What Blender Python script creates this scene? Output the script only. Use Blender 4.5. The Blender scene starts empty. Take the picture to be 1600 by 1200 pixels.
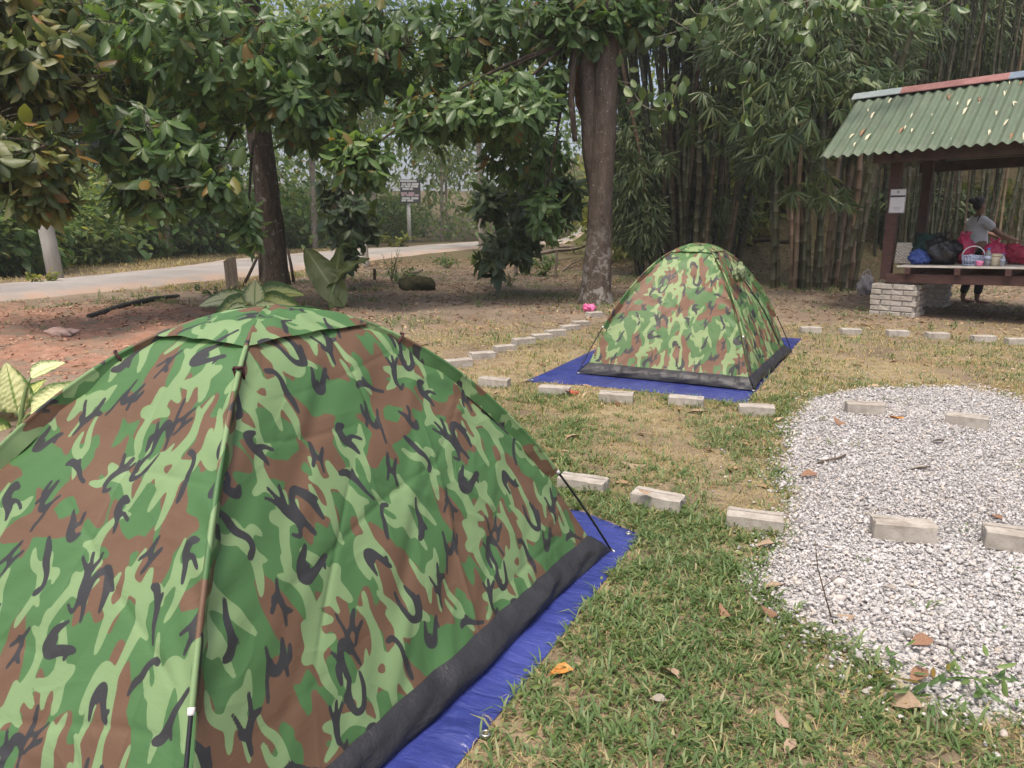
import bpy, math, random
import numpy as np
from mathutils import Vector, Matrix

random.seed(7)
RNG = np.random.default_rng(11)
SC = bpy.context.scene
COL = SC.collection
PI = math.pi

# ------------------------------------------------------------------ camera
CAM_H, CAM_PITCH, CAM_F = 1.322, 0.214, 1177.0      # metres, radians, focal length in pixels of a 1600 px wide picture
cam_data = bpy.data.cameras.new('camera')
cam_data.sensor_width = 36.0
cam_data.lens = 36.0 * CAM_F / 1600.0
cam_data.clip_start = 0.05
cam_data.clip_end = 1500
cam = bpy.data.objects.new('camera', cam_data)
COL.objects.link(cam)
cam.location = (0, 0, CAM_H)
cam.rotation_euler = (PI / 2 - CAM_PITCH, 0, 0)
SC.camera = cam

# ------------------------------------------------------------------ sky and sun (hazy bright day)
SUN_ELEV, SUN_AZ = math.radians(69), math.radians(-158)   # azimuth measured from +Y towards +X
world = bpy.data.worlds.new('World')
SC.world = world
world.use_nodes = True
wt = world.node_tree
wt.nodes.clear()
sky = wt.nodes.new('ShaderNodeTexSky')
sky.sky_type = 'NISHITA'
sky.sun_disc = False
sky.sun_elevation = SUN_ELEV
sky.sun_rotation = SUN_AZ
sky.air_density = 0.6
sky.dust_density = 5.0
sky.ozone_density = 0.0
bg = wt.nodes.new('ShaderNodeBackground')
bg.inputs['Strength'].default_value = 0.15
wo = wt.nodes.new('ShaderNodeOutputWorld')
wt.links.new(sky.outputs[0], bg.inputs[0])
wt.links.new(bg.outputs[0], wo.inputs[0])
sun_data = bpy.data.lights.new('sun', 'SUN')
sun_data.energy = 1.5
sun_data.angle = math.radians(14)
sun_data.color = (1.0, 0.93, 0.82)
sun = bpy.data.objects.new('sun', sun_data)
COL.objects.link(sun)
sd = Vector((math.sin(SUN_AZ) * math.cos(SUN_ELEV), math.cos(SUN_AZ) * math.cos(SUN_ELEV), math.sin(SUN_ELEV)))
sun.rotation_euler = (-sd).to_track_quat('-Z', 'Y').to_euler()
HAZE = 0.0012
SC.view_settings.view_transform = 'Standard'
SC.view_settings.look = 'None'
SC.view_settings.exposure = 0.88
SC.view_settings.gamma = 1.0
SC.view_settings.use_curve_mapping = False
SC.cycles.max_bounces = 6
SC.cycles.diffuse_bounces = 3
SC.cycles.glossy_bounces = 2
SC.cycles.transmission_bounces = 4
SC.cycles.transparent_max_bounces = 4
SC.cycles.caustics_reflective = False
SC.cycles.caustics_refractive = False

# ------------------------------------------------------------------ helpers: placing
_ct, _st = math.cos(CAM_PITCH), math.sin(CAM_PITCH)
def at(px, py, Z):
    """world point seen at that place of the photograph, Z metres deep"""
    X = (px - 800) / CAM_F * Z
    v = (py - 600) / CAM_F * Z
    return Vector((X, Z * _ct - v * _st, CAM_H - Z * _st - v * _ct))
def gp(px, py, z=0.0):
    """world point on the level z"""
    k = _st + (py - 600) / CAM_F * _ct
    return at(px, py, (CAM_H - z) / k)

_wv = [(random.uniform(-1, 1), random.uniform(-1, 1), random.uniform(0, 6.28)) for _ in range(60)]
def wob(x, y, scale=1.0, seed=0, n=6):
    """smooth pseudo noise, about -1..1"""
    x = np.asarray(x, float); y = np.asarray(y, float)
    s = 0
    for i in range(n):
        a, b, c = _wv[(seed * 7 + i * 3) % 60]
        m = math.hypot(a, b) + 1e-3
        k = scale * (0.7 + 0.22 * i)
        s = s + np.sin((a / m * x + b / m * y) * k * 3.0 + c + 1.3 * np.sin((b / m * x - a / m * y) * k * 1.7 + c * 2))
    return s / n * 1.6
def sstep(a, b, x):
    t = np.clip((np.asarray(x, float) - a) / (b - a), 0, 1)
    return t * t * (3 - 2 * t)

# ------------------------------------------------------------------ helpers: objects
def tag(o, label=None, cat=None, group=None, kind=None):
    if label: o['label'] = label
    if cat: o['category'] = cat
    if group: o['group'] = group
    if kind: o['kind'] = kind
    return o
def empty(name, loc, rz=0.0, label=None, cat=None, group=None):
    o = bpy.data.objects.new(name, None)
    o.empty_display_size = 0.1
    COL.objects.link(o)
    o.location = loc
    o.rotation_euler = (0, 0, rz)
    return tag(o, label, cat, group)
def add(name, me, parent=None, m=None):
    o = bpy.data.objects.new(name, me)
    COL.objects.link(o)
    if parent is not None: o.parent = parent
    if m is not None and not me.materials: me.materials.append(m)
    return o
def mesh(name, v, f, smooth=False):
    me = bpy.data.meshes.new(name)
    me.from_pydata([tuple(p) for p in v], [], [tuple(q) for q in f])
    if smooth: me.polygons.foreach_set('use_smooth', [True] * len(me.polygons))
    me.update()
    return me
def np_mesh(name, V, F, smooth=False):
    """V (n,3), F (m,k) arrays, all faces with k corners"""
    me = bpy.data.meshes.new(name)
    V = np.ascontiguousarray(V, dtype=np.float32); F = np.ascontiguousarray(F, dtype=np.int32)
    n, (m, k) = len(V), F.shape
    me.vertices.add(n); me.vertices.foreach_set('co', V.ravel())
    me.loops.add(m * k); me.loops.foreach_set('vertex_index', F.ravel())
    me.polygons.add(m); me.polygons.foreach_set('loop_start', np.arange(0, m * k, k, dtype=np.int32))
    if smooth: me.polygons.foreach_set('use_smooth', np.ones(m, dtype=bool))
    me.update(calc_edges=True)
    return me
def grid_faces(nu, nv, wrap=False):
    """vertex (i,j) = j*nu+i"""
    i = np.arange(nu if wrap else nu - 1); j = np.arange(nv - 1)
    I, J = np.meshgrid(i, j)
    I = I.ravel(); J = J.ravel(); I2 = (I + 1) % nu
    return np.stack([J * nu + I, J * nu + I2, (J + 1) * nu + I2, (J + 1) * nu + I], 1)
def fattr(me, name, vals):
    a = me.attributes.new(name, 'FLOAT', 'POINT')
    a.data.foreach_set('value', np.ascontiguousarray(vals, dtype=np.float32).ravel())

class MB:
    """collects shapes for one mesh"""
    def __init__(s): s.v = []; s.f = []
    def raw(s, v, f):
        b = len(s.v); s.v += [tuple(p) for p in v]; s.f += [tuple(b + i for i in q) for q in f]; return s
    def box(s, c, d, rz=0.0, M=None, bev=0.0):
        hx, hy, hz = d[0] / 2, d[1] / 2, d[2] / 2
        if bev <= 0:
            P = [(x, y, z) for z in (-hz, hz) for y in (-hy, hy) for x in (-hx, hx)]
            F = [(0, 2, 3, 1), (4, 5, 7, 6), (0, 1, 5, 4), (2, 6, 7, 3), (0, 4, 6, 2), (1, 3, 7, 5)]
        else:
            P = []; b = bev
            for z, e in ((-hz, b), (-hz + b, 0), (hz - b, 0), (hz, b)):
                ax, ay = hx - e, hy - e
                cb = b
                P += [(-ax + cb, -ay, z), (ax - cb, -ay, z), (ax, -ay + cb, z), (ax, ay - cb, z), (ax - cb, ay, z), (-ax + cb, ay, z), (-ax, ay - cb, z), (-ax, -ay + cb, z)]
            F = [tuple(range(7, -1, -1)), tuple(range(24, 32))]
            for k in range(3):
                for i in range(8):
                    F.append((k * 8 + i, k * 8 + (i + 1) % 8, k * 8 + 8 + (i + 1) % 8, k * 8 + 8 + i))
        R = Matrix.Rotation(rz, 3, 'Z') if M is None else M
        c = Vector(c)
        return s.raw([R @ Vector(p) + c for p in P], F)
    def tube(s, pts, rad, n=8, cap=True, squash=None):
        pts = [Vector(p) for p in pts]
        if not hasattr(rad, '__len__'): rad = [rad] * len(pts)
        t0 = (pts[1] - pts[0]).normalized()
        ref = Vector((0, 0, 1)) if abs(t0.z) < 0.9 else Vector((1, 0, 0))
        a = t0.cross(ref).normalized()
        V = []
        for i, p in enumerate(pts):
            t = (pts[min(i + 1, len(pts) - 1)] - pts[max(i - 1, 0)]).normalized()
            a = (a - t * a.dot(t)).normalized()
            b = t.cross(a)
            for k in range(n):
                q = 2 * PI * k / n
                V.append(p + (a * math.cos(q) + b * math.sin(q)) * rad[i])
        F = [(j * n + i, j * n + (i + 1) % n, (j + 1) * n + (i + 1) % n, (j + 1) * n + i) for j in range(len(pts) - 1) for i in range(n)]
        if cap:
            F.append(tuple(range(n - 1, -1, -1))); F.append(tuple(range((len(pts) - 1) * n, len(pts) * n)))
        return s.raw(V, F)
    def lathe(s, prof, n=16, c=(0, 0, 0), sy=1.0):
        V = [(c[0] + r * math.cos(2 * PI * k / n), c[1] + sy * r * math.sin(2 * PI * k / n), c[2] + z) for r, z in prof for k in range(n)]
        F = [(j * n + i, j * n + (i + 1) % n, (j + 1) * n + (i + 1) % n, (j + 1) * n + i) for j in range(len(prof) - 1) for i in range(n)]
        F.append(tuple(range(n - 1, -1, -1))); F.append(tuple(range((len(prof) - 1) * n, len(prof) * n)))
        return s.raw(V, F)
    def build(s, name, m, parent=None, smooth=False):
        return add(name, mesh(name, s.v, s.f, smooth), parent, m)
    def data(s, name, m, smooth=False):
        me = mesh(name, s.v, s.f, smooth); me.materials.append(m); return me

# ------------------------------------------------------------------ helpers: materials
class Mat:
    def __init__(s, name):
        s.m = bpy.data.materials.new(name); s.m.use_nodes = True
        s.t = s.m.node_tree; s.t.nodes.clear()
        s.out = s.t.nodes.new('ShaderNodeOutputMaterial')
    def n(s, typ, ins=None, **props):
        nd = s.t.nodes.new('ShaderNode' + typ)
        for k, v in props.items(): setattr(nd, k, v)
        for k, v in (ins or {}).items():
            sock = nd.inputs[k]
            if isinstance(v, bpy.types.NodeSocket): s.t.links.new(v, sock)
            else: sock.default_value = v
        return nd
    def noise(s, scale, detail=3.0, rough=0.55, dist=0.0, vec=None):
        i = {'Scale': scale, 'Detail': detail, 'Roughness': rough, 'Distortion': dist}
        if vec is not None: i['Vector'] = vec
        return s.n('TexNoise', i).outputs['Fac']
    def ramp(s, fac, stops):
        nd = s.n('ValToRGB', {'Fac': fac})
        el = nd.color_ramp.elements
        while len(el) < len(stops): el.new(0.5)
        for e, (p, c) in zip(el, stops):
            e.position = p; e.color = (*c, 1.0)
        return nd.outputs[0]
    def mix(s, fac, a, b, mode='MIX'):
        nd = s.n('Mix', data_type='RGBA', blend_type=mode)
        for i, v in ((0, fac), (6, a), (7, b)):
            if isinstance(v, bpy.types.NodeSocket): s.t.links.new(v, nd.inputs[i])
            else: nd.inputs[i].default_value = (*v, 1.0) if isinstance(v, tuple) and len(v) == 3 else v
        return nd.outputs[2]
    def math(s, op, a, b=0.0, clamp=False):
        nd = s.n('Math', operation=op, use_clamp=clamp)
        for i, v in ((0, a), (1, b)):
            if isinstance(v, bpy.types.NodeSocket): s.t.links.new(v, nd.inputs[i])
            else: nd.inputs[i].default_value = v
        return nd.outputs[0]
    def mapr(s, v, a, b, c=0.0, d=1.0, smooth=False):
        nd = s.n('MapRange', {'Value': v, 'From Min': a, 'From Max': b, 'To Min': c, 'To Max': d})
        if smooth: nd.interpolation_type = 'SMOOTHSTEP'
        return nd.outputs[0]
    def pos(s): return s.n('NewGeometry').outputs['Position']
    def objco(s): return s.n('TexCoord').outputs['Object']
    def attr(s, name): return s.n('Attribute', attribute_name=name).outputs['Fac']
    def rnd(s):
        a = s.n('ObjectInfo').outputs['Random']; b = s.n('NewGeometry').outputs['Random Per Island']
        return s.math('FRACT', s.math('ADD', a, b))
    def bump(s, h, strength=0.3, dist=0.01, normal=None):
        i = {'Height': h, 'Strength': strength, 'Distance': dist}
        if normal is not None: i['Normal'] = normal
        return s.n('Bump', i).outputs[0]
    def bsdf(s, col, rough=0.6, spec=0.4, normal=None, metal=0.0, **kw):
        i = {'Base Color': col if isinstance(col, bpy.types.NodeSocket) else (*col, 1.0), 'Roughness': rough, 'Specular IOR Level': spec, 'Metallic': metal}
        if normal is not None: i['Normal'] = normal
        i.update(kw)
        return s.n('BsdfPrincipled', i).outputs[0]
    def transl(s, sh, col, fac, normal=None):
        i = {'Color': col if isinstance(col, bpy.types.NodeSocket) else (*col, 1.0)}
        if normal is not None: i['Normal'] = normal
        t = s.n('BsdfTranslucent', i).outputs[0]
        return s.n('MixShader', {0: fac, 1: sh, 2: t}).outputs[0]
    def done(s, sh):
        s.t.links.new(sh, s.out.inputs[0]); return s.m

def simple(name, c1, c2, scale=8.0, rough=0.6, spec=0.35, bump=0.0, bdist=0.005, detail=4.0, stretch=None, metal=0.0):
    M = Mat(name); v = M.objco()
    if stretch:
        v = M.n('Mapping', {'Vector': v, 'Scale': stretch}).outputs[0]
    f = M.noise(scale, detail, 0.6, 0.3, v)
    col = M.ramp(f, [(0.3, c1), (0.7, c2)])
    nrm = M.bump(M.noise(scale * 5, 4, 0.65, 0, v), bump, bdist) if bump else None
    return M.done(M.bsdf(col, rough, spec, nrm, metal))
def leaf_mat(name, stops, rough=0.38, tr=0.3, spec=0.5, trc=None):
    M = Mat(name)
    r = M.rnd()
    col = M.ramp(r, stops)
    hue = M.noise(1.3, 2, 0.5, 0, M.pos())
    col = M.mix(M.mapr(hue, 0.3, 0.7, 0.0, 0.18), col, M.mix(1.0, col, (1.25, 1.0, 0.6), 'MULTIPLY'))
    sh = M.bsdf(col, rough, spec)
    sh = M.transl(sh, M.mix(1.0, col, trc or (1.5, 1.45, 0.7), 'MULTIPLY'), tr)
    return M.done(sh)

# ------------------------------------------------------------------ the ground
def inpoly(x, y, poly):
    x = np.asarray(x); y = np.asarray(y)
    r = np.zeros(x.shape, bool); n = len(poly)
    for i in range(n):
        x1, y1 = poly[i][:2]; x2, y2 = poly[(i + 1) % n][:2]
        if y1 == y2: continue
        c = ((y1 > y) != (y2 > y)) & (x < (x2 - x1) * (y - y1) / (y2 - y1) + x1)
        r ^= c
    return r
def hz(x, y):
    x = np.asarray(x, float); y = np.asarray(y, float)
    far = sstep(8, 14, y)
    z = 0.010 * wob(x, y, 0.9, 1) + far * 0.03 * wob(x, y, 0.2, 2)
    red = sstep(-1.5, -3.0, x) * sstep(4.5, 6.5, y) * sstep(13, 11, y)
    z = z + red * (0.05 * wob(x, y, 0.8, 3) + 0.04 * wob(x, y, 2.2, 4) + 0.04)
    z = z + 4.2 * sstep(16.5, 27, y) * sstep(3.0, 8.5, x) + 3.0 * sstep(30, 60, y) * sstep(8, 16, x)
    z = z + 5.0 * sstep(60, 100, y) + 3.0 * sstep(-22, -60, x) * sstep(10, 30, y)
    return z
def hzf(x, y): return float(hz(x, y))
def gpt(px, py):
    p = gp(px, py); return Vector((p.x, p.y, hzf(p.x, p.y)))

gravel_poly = [tuple(gp(*q)[:2]) for q in [(1270, 622), (1330, 608), (1500, 606), (1570, 622), (1640, 650), (1800, 700), (2050, 800), (2100, 1050), (1900, 1120), (1600, 1128),
               (1440, 1112), (1400, 1062), (1335, 1012), (1255, 968), (1192, 925), (1196, 880), (1228, 838), (1246, 775), (1228, 730), (1236, 672)]]
near_tarp = [(0.555, 3.03), (0.33, 3.30), (-1.02, 3.98), (-2.36, 1.60), (-0.92, 0.62), (-0.60, 0.66)]
far_tarp = [(0.10, 6.17), (1.73, 5.42), (3.30, 8.50), (1.60, 9.28)]
road_near = [(-14, 1.5), (-10.2, 8.5)] + [tuple(gp(*q)[:2]) for q in [(0, 474), (156, 459), (312, 442), (375, 436), (470, 425), (545, 414), (681, 396)]] + [(0.5, 42), (6, 47)]
road_far = [(-18.5, 2.0), (-14.2, 9.5)] + [tuple(gp(*q)[:2]) for q in [(0, 449), (110, 437), (219, 425), (281, 416), (353, 406), (453, 397), (594, 388)]] + [(-1, 50), (7, 53)]
def resample(pl, n):
    P = np.array(pl, float); d = np.r_[0, np.cumsum(np.hypot(*np.diff(P, axis=0).T))]
    t = np.linspace(0, d[-1], n)
    Q = np.c_[np.interp(t, d, P[:, 0]), np.interp(t, d, P[:, 1])]
    for _ in range(6):
        Q[1:-1] = 0.25 * Q[:-2] + 0.5 * Q[1:-1] + 0.25 * Q[2:]
    return Q
RN, RF = resample(road_near, 90), resample(road_far, 90)
road_poly = [tuple(p) for p in RN] + [tuple(p) for p in RF[::-1]]

def axis(parts):
    o = []
    for a, b, s in parts: o += list(np.arange(a, b, s))
    return np.array(o + [parts[-1][1]])
gx = axis([(-220, -60, 20), (-60, -14, 2.0), (-14, -4, 0.35), (-4, 6, 0.07), (6, 14, 0.35), (14, 60, 2.0), (60, 220, 20)])
gy = axis([(-40, -2, 4.0), (-2, 1.2, 0.3), (1.2, 9, 0.07), (9, 20, 0.25), (20, 60, 1.0), (60, 100, 4), (100, 420, 40)])
GX, GY = np.meshgrid(gx, gy)
x, y = GX.ravel(), GY.ravel()
gme = np_mesh('ground', np.c_[x, y, hz(x, y)], grid_faces(len(gx), len(gy)), True)
fattr(gme, 'red', np.clip(sstep(-1.9, -3.2, x + 0.5 * wob(x, y, 0.7, 5)) * sstep(5.3, 7.0, y + 0.5 * wob(x, y, 0.6, 6)) * sstep(12.5, 10.5, y) + 0.35 * sstep(0.35, 0.9, wob(x, y, 0.9, 8)) * sstep(6, 3, np.abs(y - 6)), 0, 1))
fattr(gme, 'lawn', sstep(10.5, 6.5, y) * sstep(-2.2, -0.8, x))
fattr(gme, 'verge', sstep(18, 26, y) + sstep(-11, -14, x) + sstep(15.2, 17.5, y) * sstep(1.5, 4, x))

fattr(gme, 'dust', inpoly(x, y, gravel_poly).astype(float))
M = Mat('soil'); P = M.pos()
n1 = M.noise(1.1, 5, 0.6, 0.4, P); n2 = M.noise(9, 5, 0.65, 0.3, P); n3 = M.noise(70, 4, 0.7, 0, P)
base = M.ramp(n1, [(0.25, (0.150, 0.114, 0.082)), (0.5, (0.215, 0.168, 0.122)), (0.75, (0.295, 0.236, 0.175))])
dry = M.ramp(n2, [(0.3, (0.215, 0.170, 0.095)), (0.6, (0.32, 0.260, 0.155)), (0.8, (0.40, 0.34, 0.22))])
col = M.mix(M.math('MULTIPLY', M.attr('lawn'), M.mapr(n1, 0.35, 0.6)), base, dry)
redc = M.ramp(n2, [(0.25, (0.22, 0.118, 0.078)), (0.5, (0.32, 0.175, 0.118)), (0.75, (0.44, 0.280, 0.205))])
col = M.mix(M.math('MULTIPLY', M.attr('red'), M.mapr(M.noise(2.5, 4, 0.6, 0.5, P), 0.35, 0.55), True), col, redc)
ver = M.ramp(n2, [(0.3, (0.060, 0.055, 0.028)), (0.6, (0.115, 0.095, 0.048)), (0.8, (0.18, 0.14, 0.08))])
col = M.mix(M.math('MULTIPLY', M.attr('verge'), 0.85, True), col, ver)
col = M.mix(M.mapr(n3, 0.35, 0.75, 0, 0.45), col, M.mix(1.0, col, (0.55, 0.52, 0.5), 'MULTIPLY'))
col = M.mix(M.attr('dust'), col, M.ramp(n3, [(.3, (.42, .405, .39)), (.7, (.58, .565, .55))]))
nrm = M.bump(n3, 0.55, 0.012, M.bump(n2, 0.5, 0.05))
SOIL = M.done(M.bsdf(col, 0.93, 0.15, nrm))
ground = tag(add('ground', gme, None, SOIL), kind='structure')

# ------------------------------------------------------------------ the road
M = Mat('road_surface'); P = M.pos()
n1 = M.noise(0.6, 4, 0.6, 0.3, P); n2 = M.noise(40, 4, 0.7, 0, P)
col = M.ramp(n1, [(0.3, (0.23, 0.215, 0.20)), (0.55, (0.31, 0.29, 0.27)), (0.75, (0.37, 0.345, 0.315))])
edge = M.attr('edge')
col = M.mix(M.math('MULTIPLY', edge, M.mapr(M.noise(2.0, 4, 0.6, 0.5, P), 0.3, 0.6), True), col, (0.40, 0.27, 0.19))
col = M.mix(M.mapr(n2, 0.4, 0.7, 0, 0.4), col, M.mix(1.0, col, (0.6, 0.6, 0.6), 'MULTIPLY'))
ROADM = M.done(M.bsdf(col, 0.9, 0.2, M.bump(n2, 0.5, 0.01)))
K = 11
t = np.linspace(0, 1, K)
RX = RN[:, None, :] * (1 - t)[None, :, None] + RF[:, None, :] * t[None, :, None]
rx, ry = RX[..., 0].ravel(), RX[..., 1].ravel()
crown = np.tile(0.05 + 0.05 * np.sin(t * PI), len(RN)); crown[0::K] = -0.06; crown[K - 1::K] = -0.06
rme = np_mesh('road', np.c_[rx, ry, hz(rx, ry) + crown], grid_faces(K, len(RN)), True)
fattr(rme, 'edge', np.tile(np.clip(np.abs(t - 0.5) * 4.2 - 1.0, 0, 1), len(RN)))
tag(add('road', rme, None, ROADM), kind='structure')

# ------------------------------------------------------------------ white gravel
def ico():
    p = (1 + 5 ** 0.5) / 2
    v = np.array([(-1, p, 0), (1, p, 0), (-1, -p, 0), (1, -p, 0), (0, -1, p), (0, 1, p), (0, -1, -p), (0, 1, -p), (p, 0, -1), (p, 0, 1), (-p, 0, -1), (-p, 0, 1)]) / math.hypot(1, p)
    f = np.array([(0, 11, 5), (0, 5, 1), (0, 1, 7), (0, 7, 10), (0, 10, 11), (1, 5, 9), (5, 11, 4), (11, 10, 2), (10, 7, 6), (7, 1, 8), (3, 9, 4), (3, 4, 2), (3, 2, 6), (3, 6, 8), (3, 8, 9), (4, 9, 5), (2, 4, 11), (6, 2, 10), (8, 6, 7), (9, 8, 1)])
    return v, f
IV, IF = ico()
OV = np.array([(1, 0, 0), (-1, 0, 0), (0, 1, 0), (0, -1, 0), (0, 0, 1), (0, 0, -1)], float)
OF = np.array([(0, 2, 4), (2, 1, 4), (1, 3, 4), (3, 0, 4), (2, 0, 5), (1, 2, 5), (3, 1, 5), (0, 3, 5)])
def rot_basis(n, rng, flat=0.45):
    """random rotations, mostly lying flat"""
    a = rng.uniform(0, 2 * PI, n); nx = rng.normal(0, flat, n); ny = rng.normal(0, flat, n)
    N = np.c_[nx, ny, np.ones(n)]; N /= np.linalg.norm(N, axis=1)[:, None]
    X = np.c_[np.cos(a), np.sin(a), np.zeros(n)]; X -= N * (X * N).sum(1)[:, None]; X /= np.linalg.norm(X, axis=1)[:, None]
    return X, np.cross(N, X), N
def stones(name, cx, cy, cz, size, rng, m, kind='stuff', far=None):
    n = len(cx)
    TV, TF = (OV * 1.15, OF) if far else (IV, IF)
    q = len(TV)
    X, Y, N = rot_basis(n, rng)
    sx = size * rng.uniform(0.8, 1.35, n); sy = size * rng.uniform(0.6, 1.0, n); sz = size * rng.uniform(0.38, 0.62, n)
    J = TV[None] * (1 + rng.normal(0, 0.20, (n, q, 1)))
    V = np.stack([cx, cy, cz], 1)[:, None] + J[..., 0:1] * (X * sx[:, None])[:, None] + J[..., 1:2] * (Y * sy[:, None])[:, None] + J[..., 2:3] * (N * sz[:, None])[:, None]
    F = TF[None] + (np.arange(n) * q)[:, None, None]
    o = add(name, np_mesh(name, V.reshape(-1, 3), F.reshape(-1, 3)), None, m)
    return tag(o, kind=kind)
M = Mat('white_marble_chips'); r = M.rnd()
col = M.ramp(r, [(0.0, (0.22, 0.205, 0.195)), (0.15, (0.35, 0.335, 0.325)), (0.45, (0.46, 0.445, 0.435)), (0.8, (0.58, 0.565, 0.555)), (0.93, (0.48, 0.42, 0.36)), (1.0, (0.58, 0.555, 0.53))])
col = M.mix(M.mapr(M.noise(90, 3, 0.6, 0, M.pos()), 0.35, 0.7, 0, 0.35), col, M.mix(1.0, col, (0.7, 0.68, 0.66), 'MULTIPLY'))
col = M.mix(M.mapr(M.noise(1.4, 4, 0.6, 0.4, M.pos()), 0.45, 0.72, 0, 0.35), col, M.mix(1.0, col, (0.78, 0.72, 0.66), 'MULTIPLY'))
CHIP = M.done(M.bsdf(col, 0.75, 0.3))
rng = np.random.default_rng(3)
gpx = np.array(gravel_poly)
x = rng.uniform(0.85, 5.2, 190000); y = rng.uniform(1.6, 6.4, 190000)
edge = 0.08 * wob(x, y, 2.2, 9) + rng.normal(0, 0.085, len(x))
inside = inpoly(x + edge, y + edge * 0.6, gravel_poly)
vis = (np.abs(x) < 0.80 * y + 0.7)
thick = 1.0 - 0.30 * sstep(3.2, 5.5, y)
k = inside & vis & (rng.uniform(0, 1, len(x)) < 0.88 * thick)
x, y = x[k], y[k]
size = np.exp(rng.normal(math.log(0.0062), 0.38, len(x))) * (1 + 0.12 * sstep(3, 5.5, y))
z = hz(x, y) + rng.uniform(0.001, 0.009, len(x)) + 0.006 * (1 + wob(x, y, 2.0, 12))
NG = len(x)
k = y < 2.9
tag(stones('gravel', x[k], y[k], z[k], size[k], rng, CHIP), 'near part of the white marble chip gravel right of the grass', 'gravel')
tag(stones('gravel', x[~k], y[~k], z[~k], size[~k], rng, CHIP, far=True), 'far part of the white marble chip gravel round the two far bricks', 'gravel')
# strays on the grass and small clods on the soil
x = rng.uniform(0.9, 5.0, 9000); y = rng.uniform(1.7, 6.5, 9000)
e = rng.normal(0, 0.22, len(x)); k = inpoly(x + e, y + rng.normal(0, 0.22, len(x)), gravel_poly) & ~inpoly(x, y, gravel_poly)
x, y = x[k][:1500], y[k][:1500]
tag(stones('stray_chips', x, y, hz(x, y) + 0.006, np.full(len(x), 0.011) * rng.uniform(0.6, 1.3, len(x)), rng, CHIP), 'stray white chips scattered in the grass beside the gravel', 'gravel')
CLOD = simple('red_clods', (0.30, 0.15, 0.095), (0.52, 0.32, 0.23), 5, 0.95, 0.1, 0.4)
x = rng.uniform(-9, -1.4, 6500); y = rng.uniform(4.8, 12.5, 6500)
k = (rng.uniform(0, 1, len(x)) < sstep(-1.4, -3.2, x) * (0.5 + 0.5 * wob(x, y, 1.0, 3))) & ~inpoly(x, y, road_poly)
x, y = x[k], y[k]
tag(stones('red_soil_clods', x, y, hz(x, y) + 0.004, np.exp(rng.normal(math.log(0.013), 0.5, len(x))), rng, CLOD, far=True), 'loose red clods of earth beside the road', 'soil')

# ------------------------------------------------------------------ grass and litter
def blades(name, bx, by, bz, az, L, W, lean, m):
    n = len(bx)
    D = np.c_[np.cos(az), np.sin(az), np.zeros(n)]; S = np.c_[-np.sin(az), np.cos(az), np.zeros(n)]
    B = np.c_[bx, by, bz]
    up = np.array([0, 0, 1.0])
    c1, s1 = np.cos(lean * 0.6)[:, None], np.sin(lean * 0.6)[:, None]
    c2, s2 = np.cos(lean * 1.35)[:, None], np.sin(lean * 1.35)[:, None]
    Lh = (L * 0.5)[:, None]; w = (W * 0.5)[:, None]
    m1 = B + Lh * (D * s1 + up * c1)
    tip = m1 + Lh * (D * s2 + up * c2)
    V = np.stack([B - S * w * 0.6, B + S * w * 0.6, m1 - S * w, m1 + S * w, tip], 1)
    F = np.array([(0, 1, 3), (0, 3, 2), (2, 3, 4)])[None] + (np.arange(n) * 5)[:, None, None]
    o = add(name, np_mesh(name, V.reshape(-1, 3), F.reshape(-1, 3), True), None, m)
    return tag(o, kind='stuff')
GRASS = leaf_mat('grass_blades', [(0.0, (0.066, 0.122, 0.036)), (0.45, (0.104, 0.174, 0.058)), (0.74, (0.145, 0.215, 0.082)), (0.92, (0.21, 0.255, 0.115)), (1.0, (0.36, 0.32, 0.18))], 0.5, 0.3, 0.35)
STRAW = leaf_mat('straw_blades', [(0.0, (0.24, 0.19, 0.085)), (0.4, (0.36, 0.29, 0.15)), (0.75, (0.46, 0.39, 0.22)), (1.0, (0.27, 0.28, 0.10))], 0.7, 0.25, 0.2)
def keep_off(x, y, m=0.02):
    return inpoly(x, y, near_tarp) | inpoly(x, y, far_tarp) | inpoly(x, y, road_poly)
def green(x, y):
    g = 0.60 + 0.45 * wob(x, y, 0.62, 21) + 0.30 * wob(x, y, 2.1, 22) - 0.25 * sstep(3.6, 4.6, y) * sstep(5.8, 4.9, y)
    return g
def scatter_tufts(n, x0, x1, y0, y1, dens, rng):
    x = rng.uniform(x0, x1, n); y = rng.uniform(y0, y1, n)
    k = (np.abs(x) < 0.74 * y + 1.0) & (rng.uniform(0, 1, n) < dens(x, y)) & ~keep_off(x, y)
    ing = inpoly(x, y, gravel_poly)
    k &= ~ing | (rng.uniform(0, 1, n) < 0.012)
    return x[k], y[k]
def tufts(name, x, y, nb, L, W, spread, rng, m, lean=(0.5, 1.25)):
    r = rng.integers(nb[0], nb[1] + 1, len(x))
    s = np.repeat(np.exp(rng.normal(0, 0.22, len(x))), r)
    X = np.repeat(x, r); Y = np.repeat(y, r); n = len(X)
    az = rng.uniform(0, 2 * PI, n); d = np.abs(rng.normal(0, spread, n))
    bx, by = X + np.cos(az) * d, Y + np.sin(az) * d
    k = ~keep_off(bx, by)
    bx, by, az, s = bx[k], by[k], az[k], s[k]; n = len(bx)
    return blades(name, bx, by, hz(bx, by) - 0.002, az + rng.normal(0, 0.7, n), rng.uniform(*L, n) * s, rng.uniform(*W, n), rng.uniform(lean[0], lean[1], n), m)
rng = np.random.default_rng(5)
x, y = scatter_tufts(24000, -0.4, 4.4, 1.45, 5.7, lambda x, y: np.clip(green(x, y) * 1.05, 0.05, 1) * (1 - 0.45 * sstep(4.2, 5.4, y)), rng)
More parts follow.
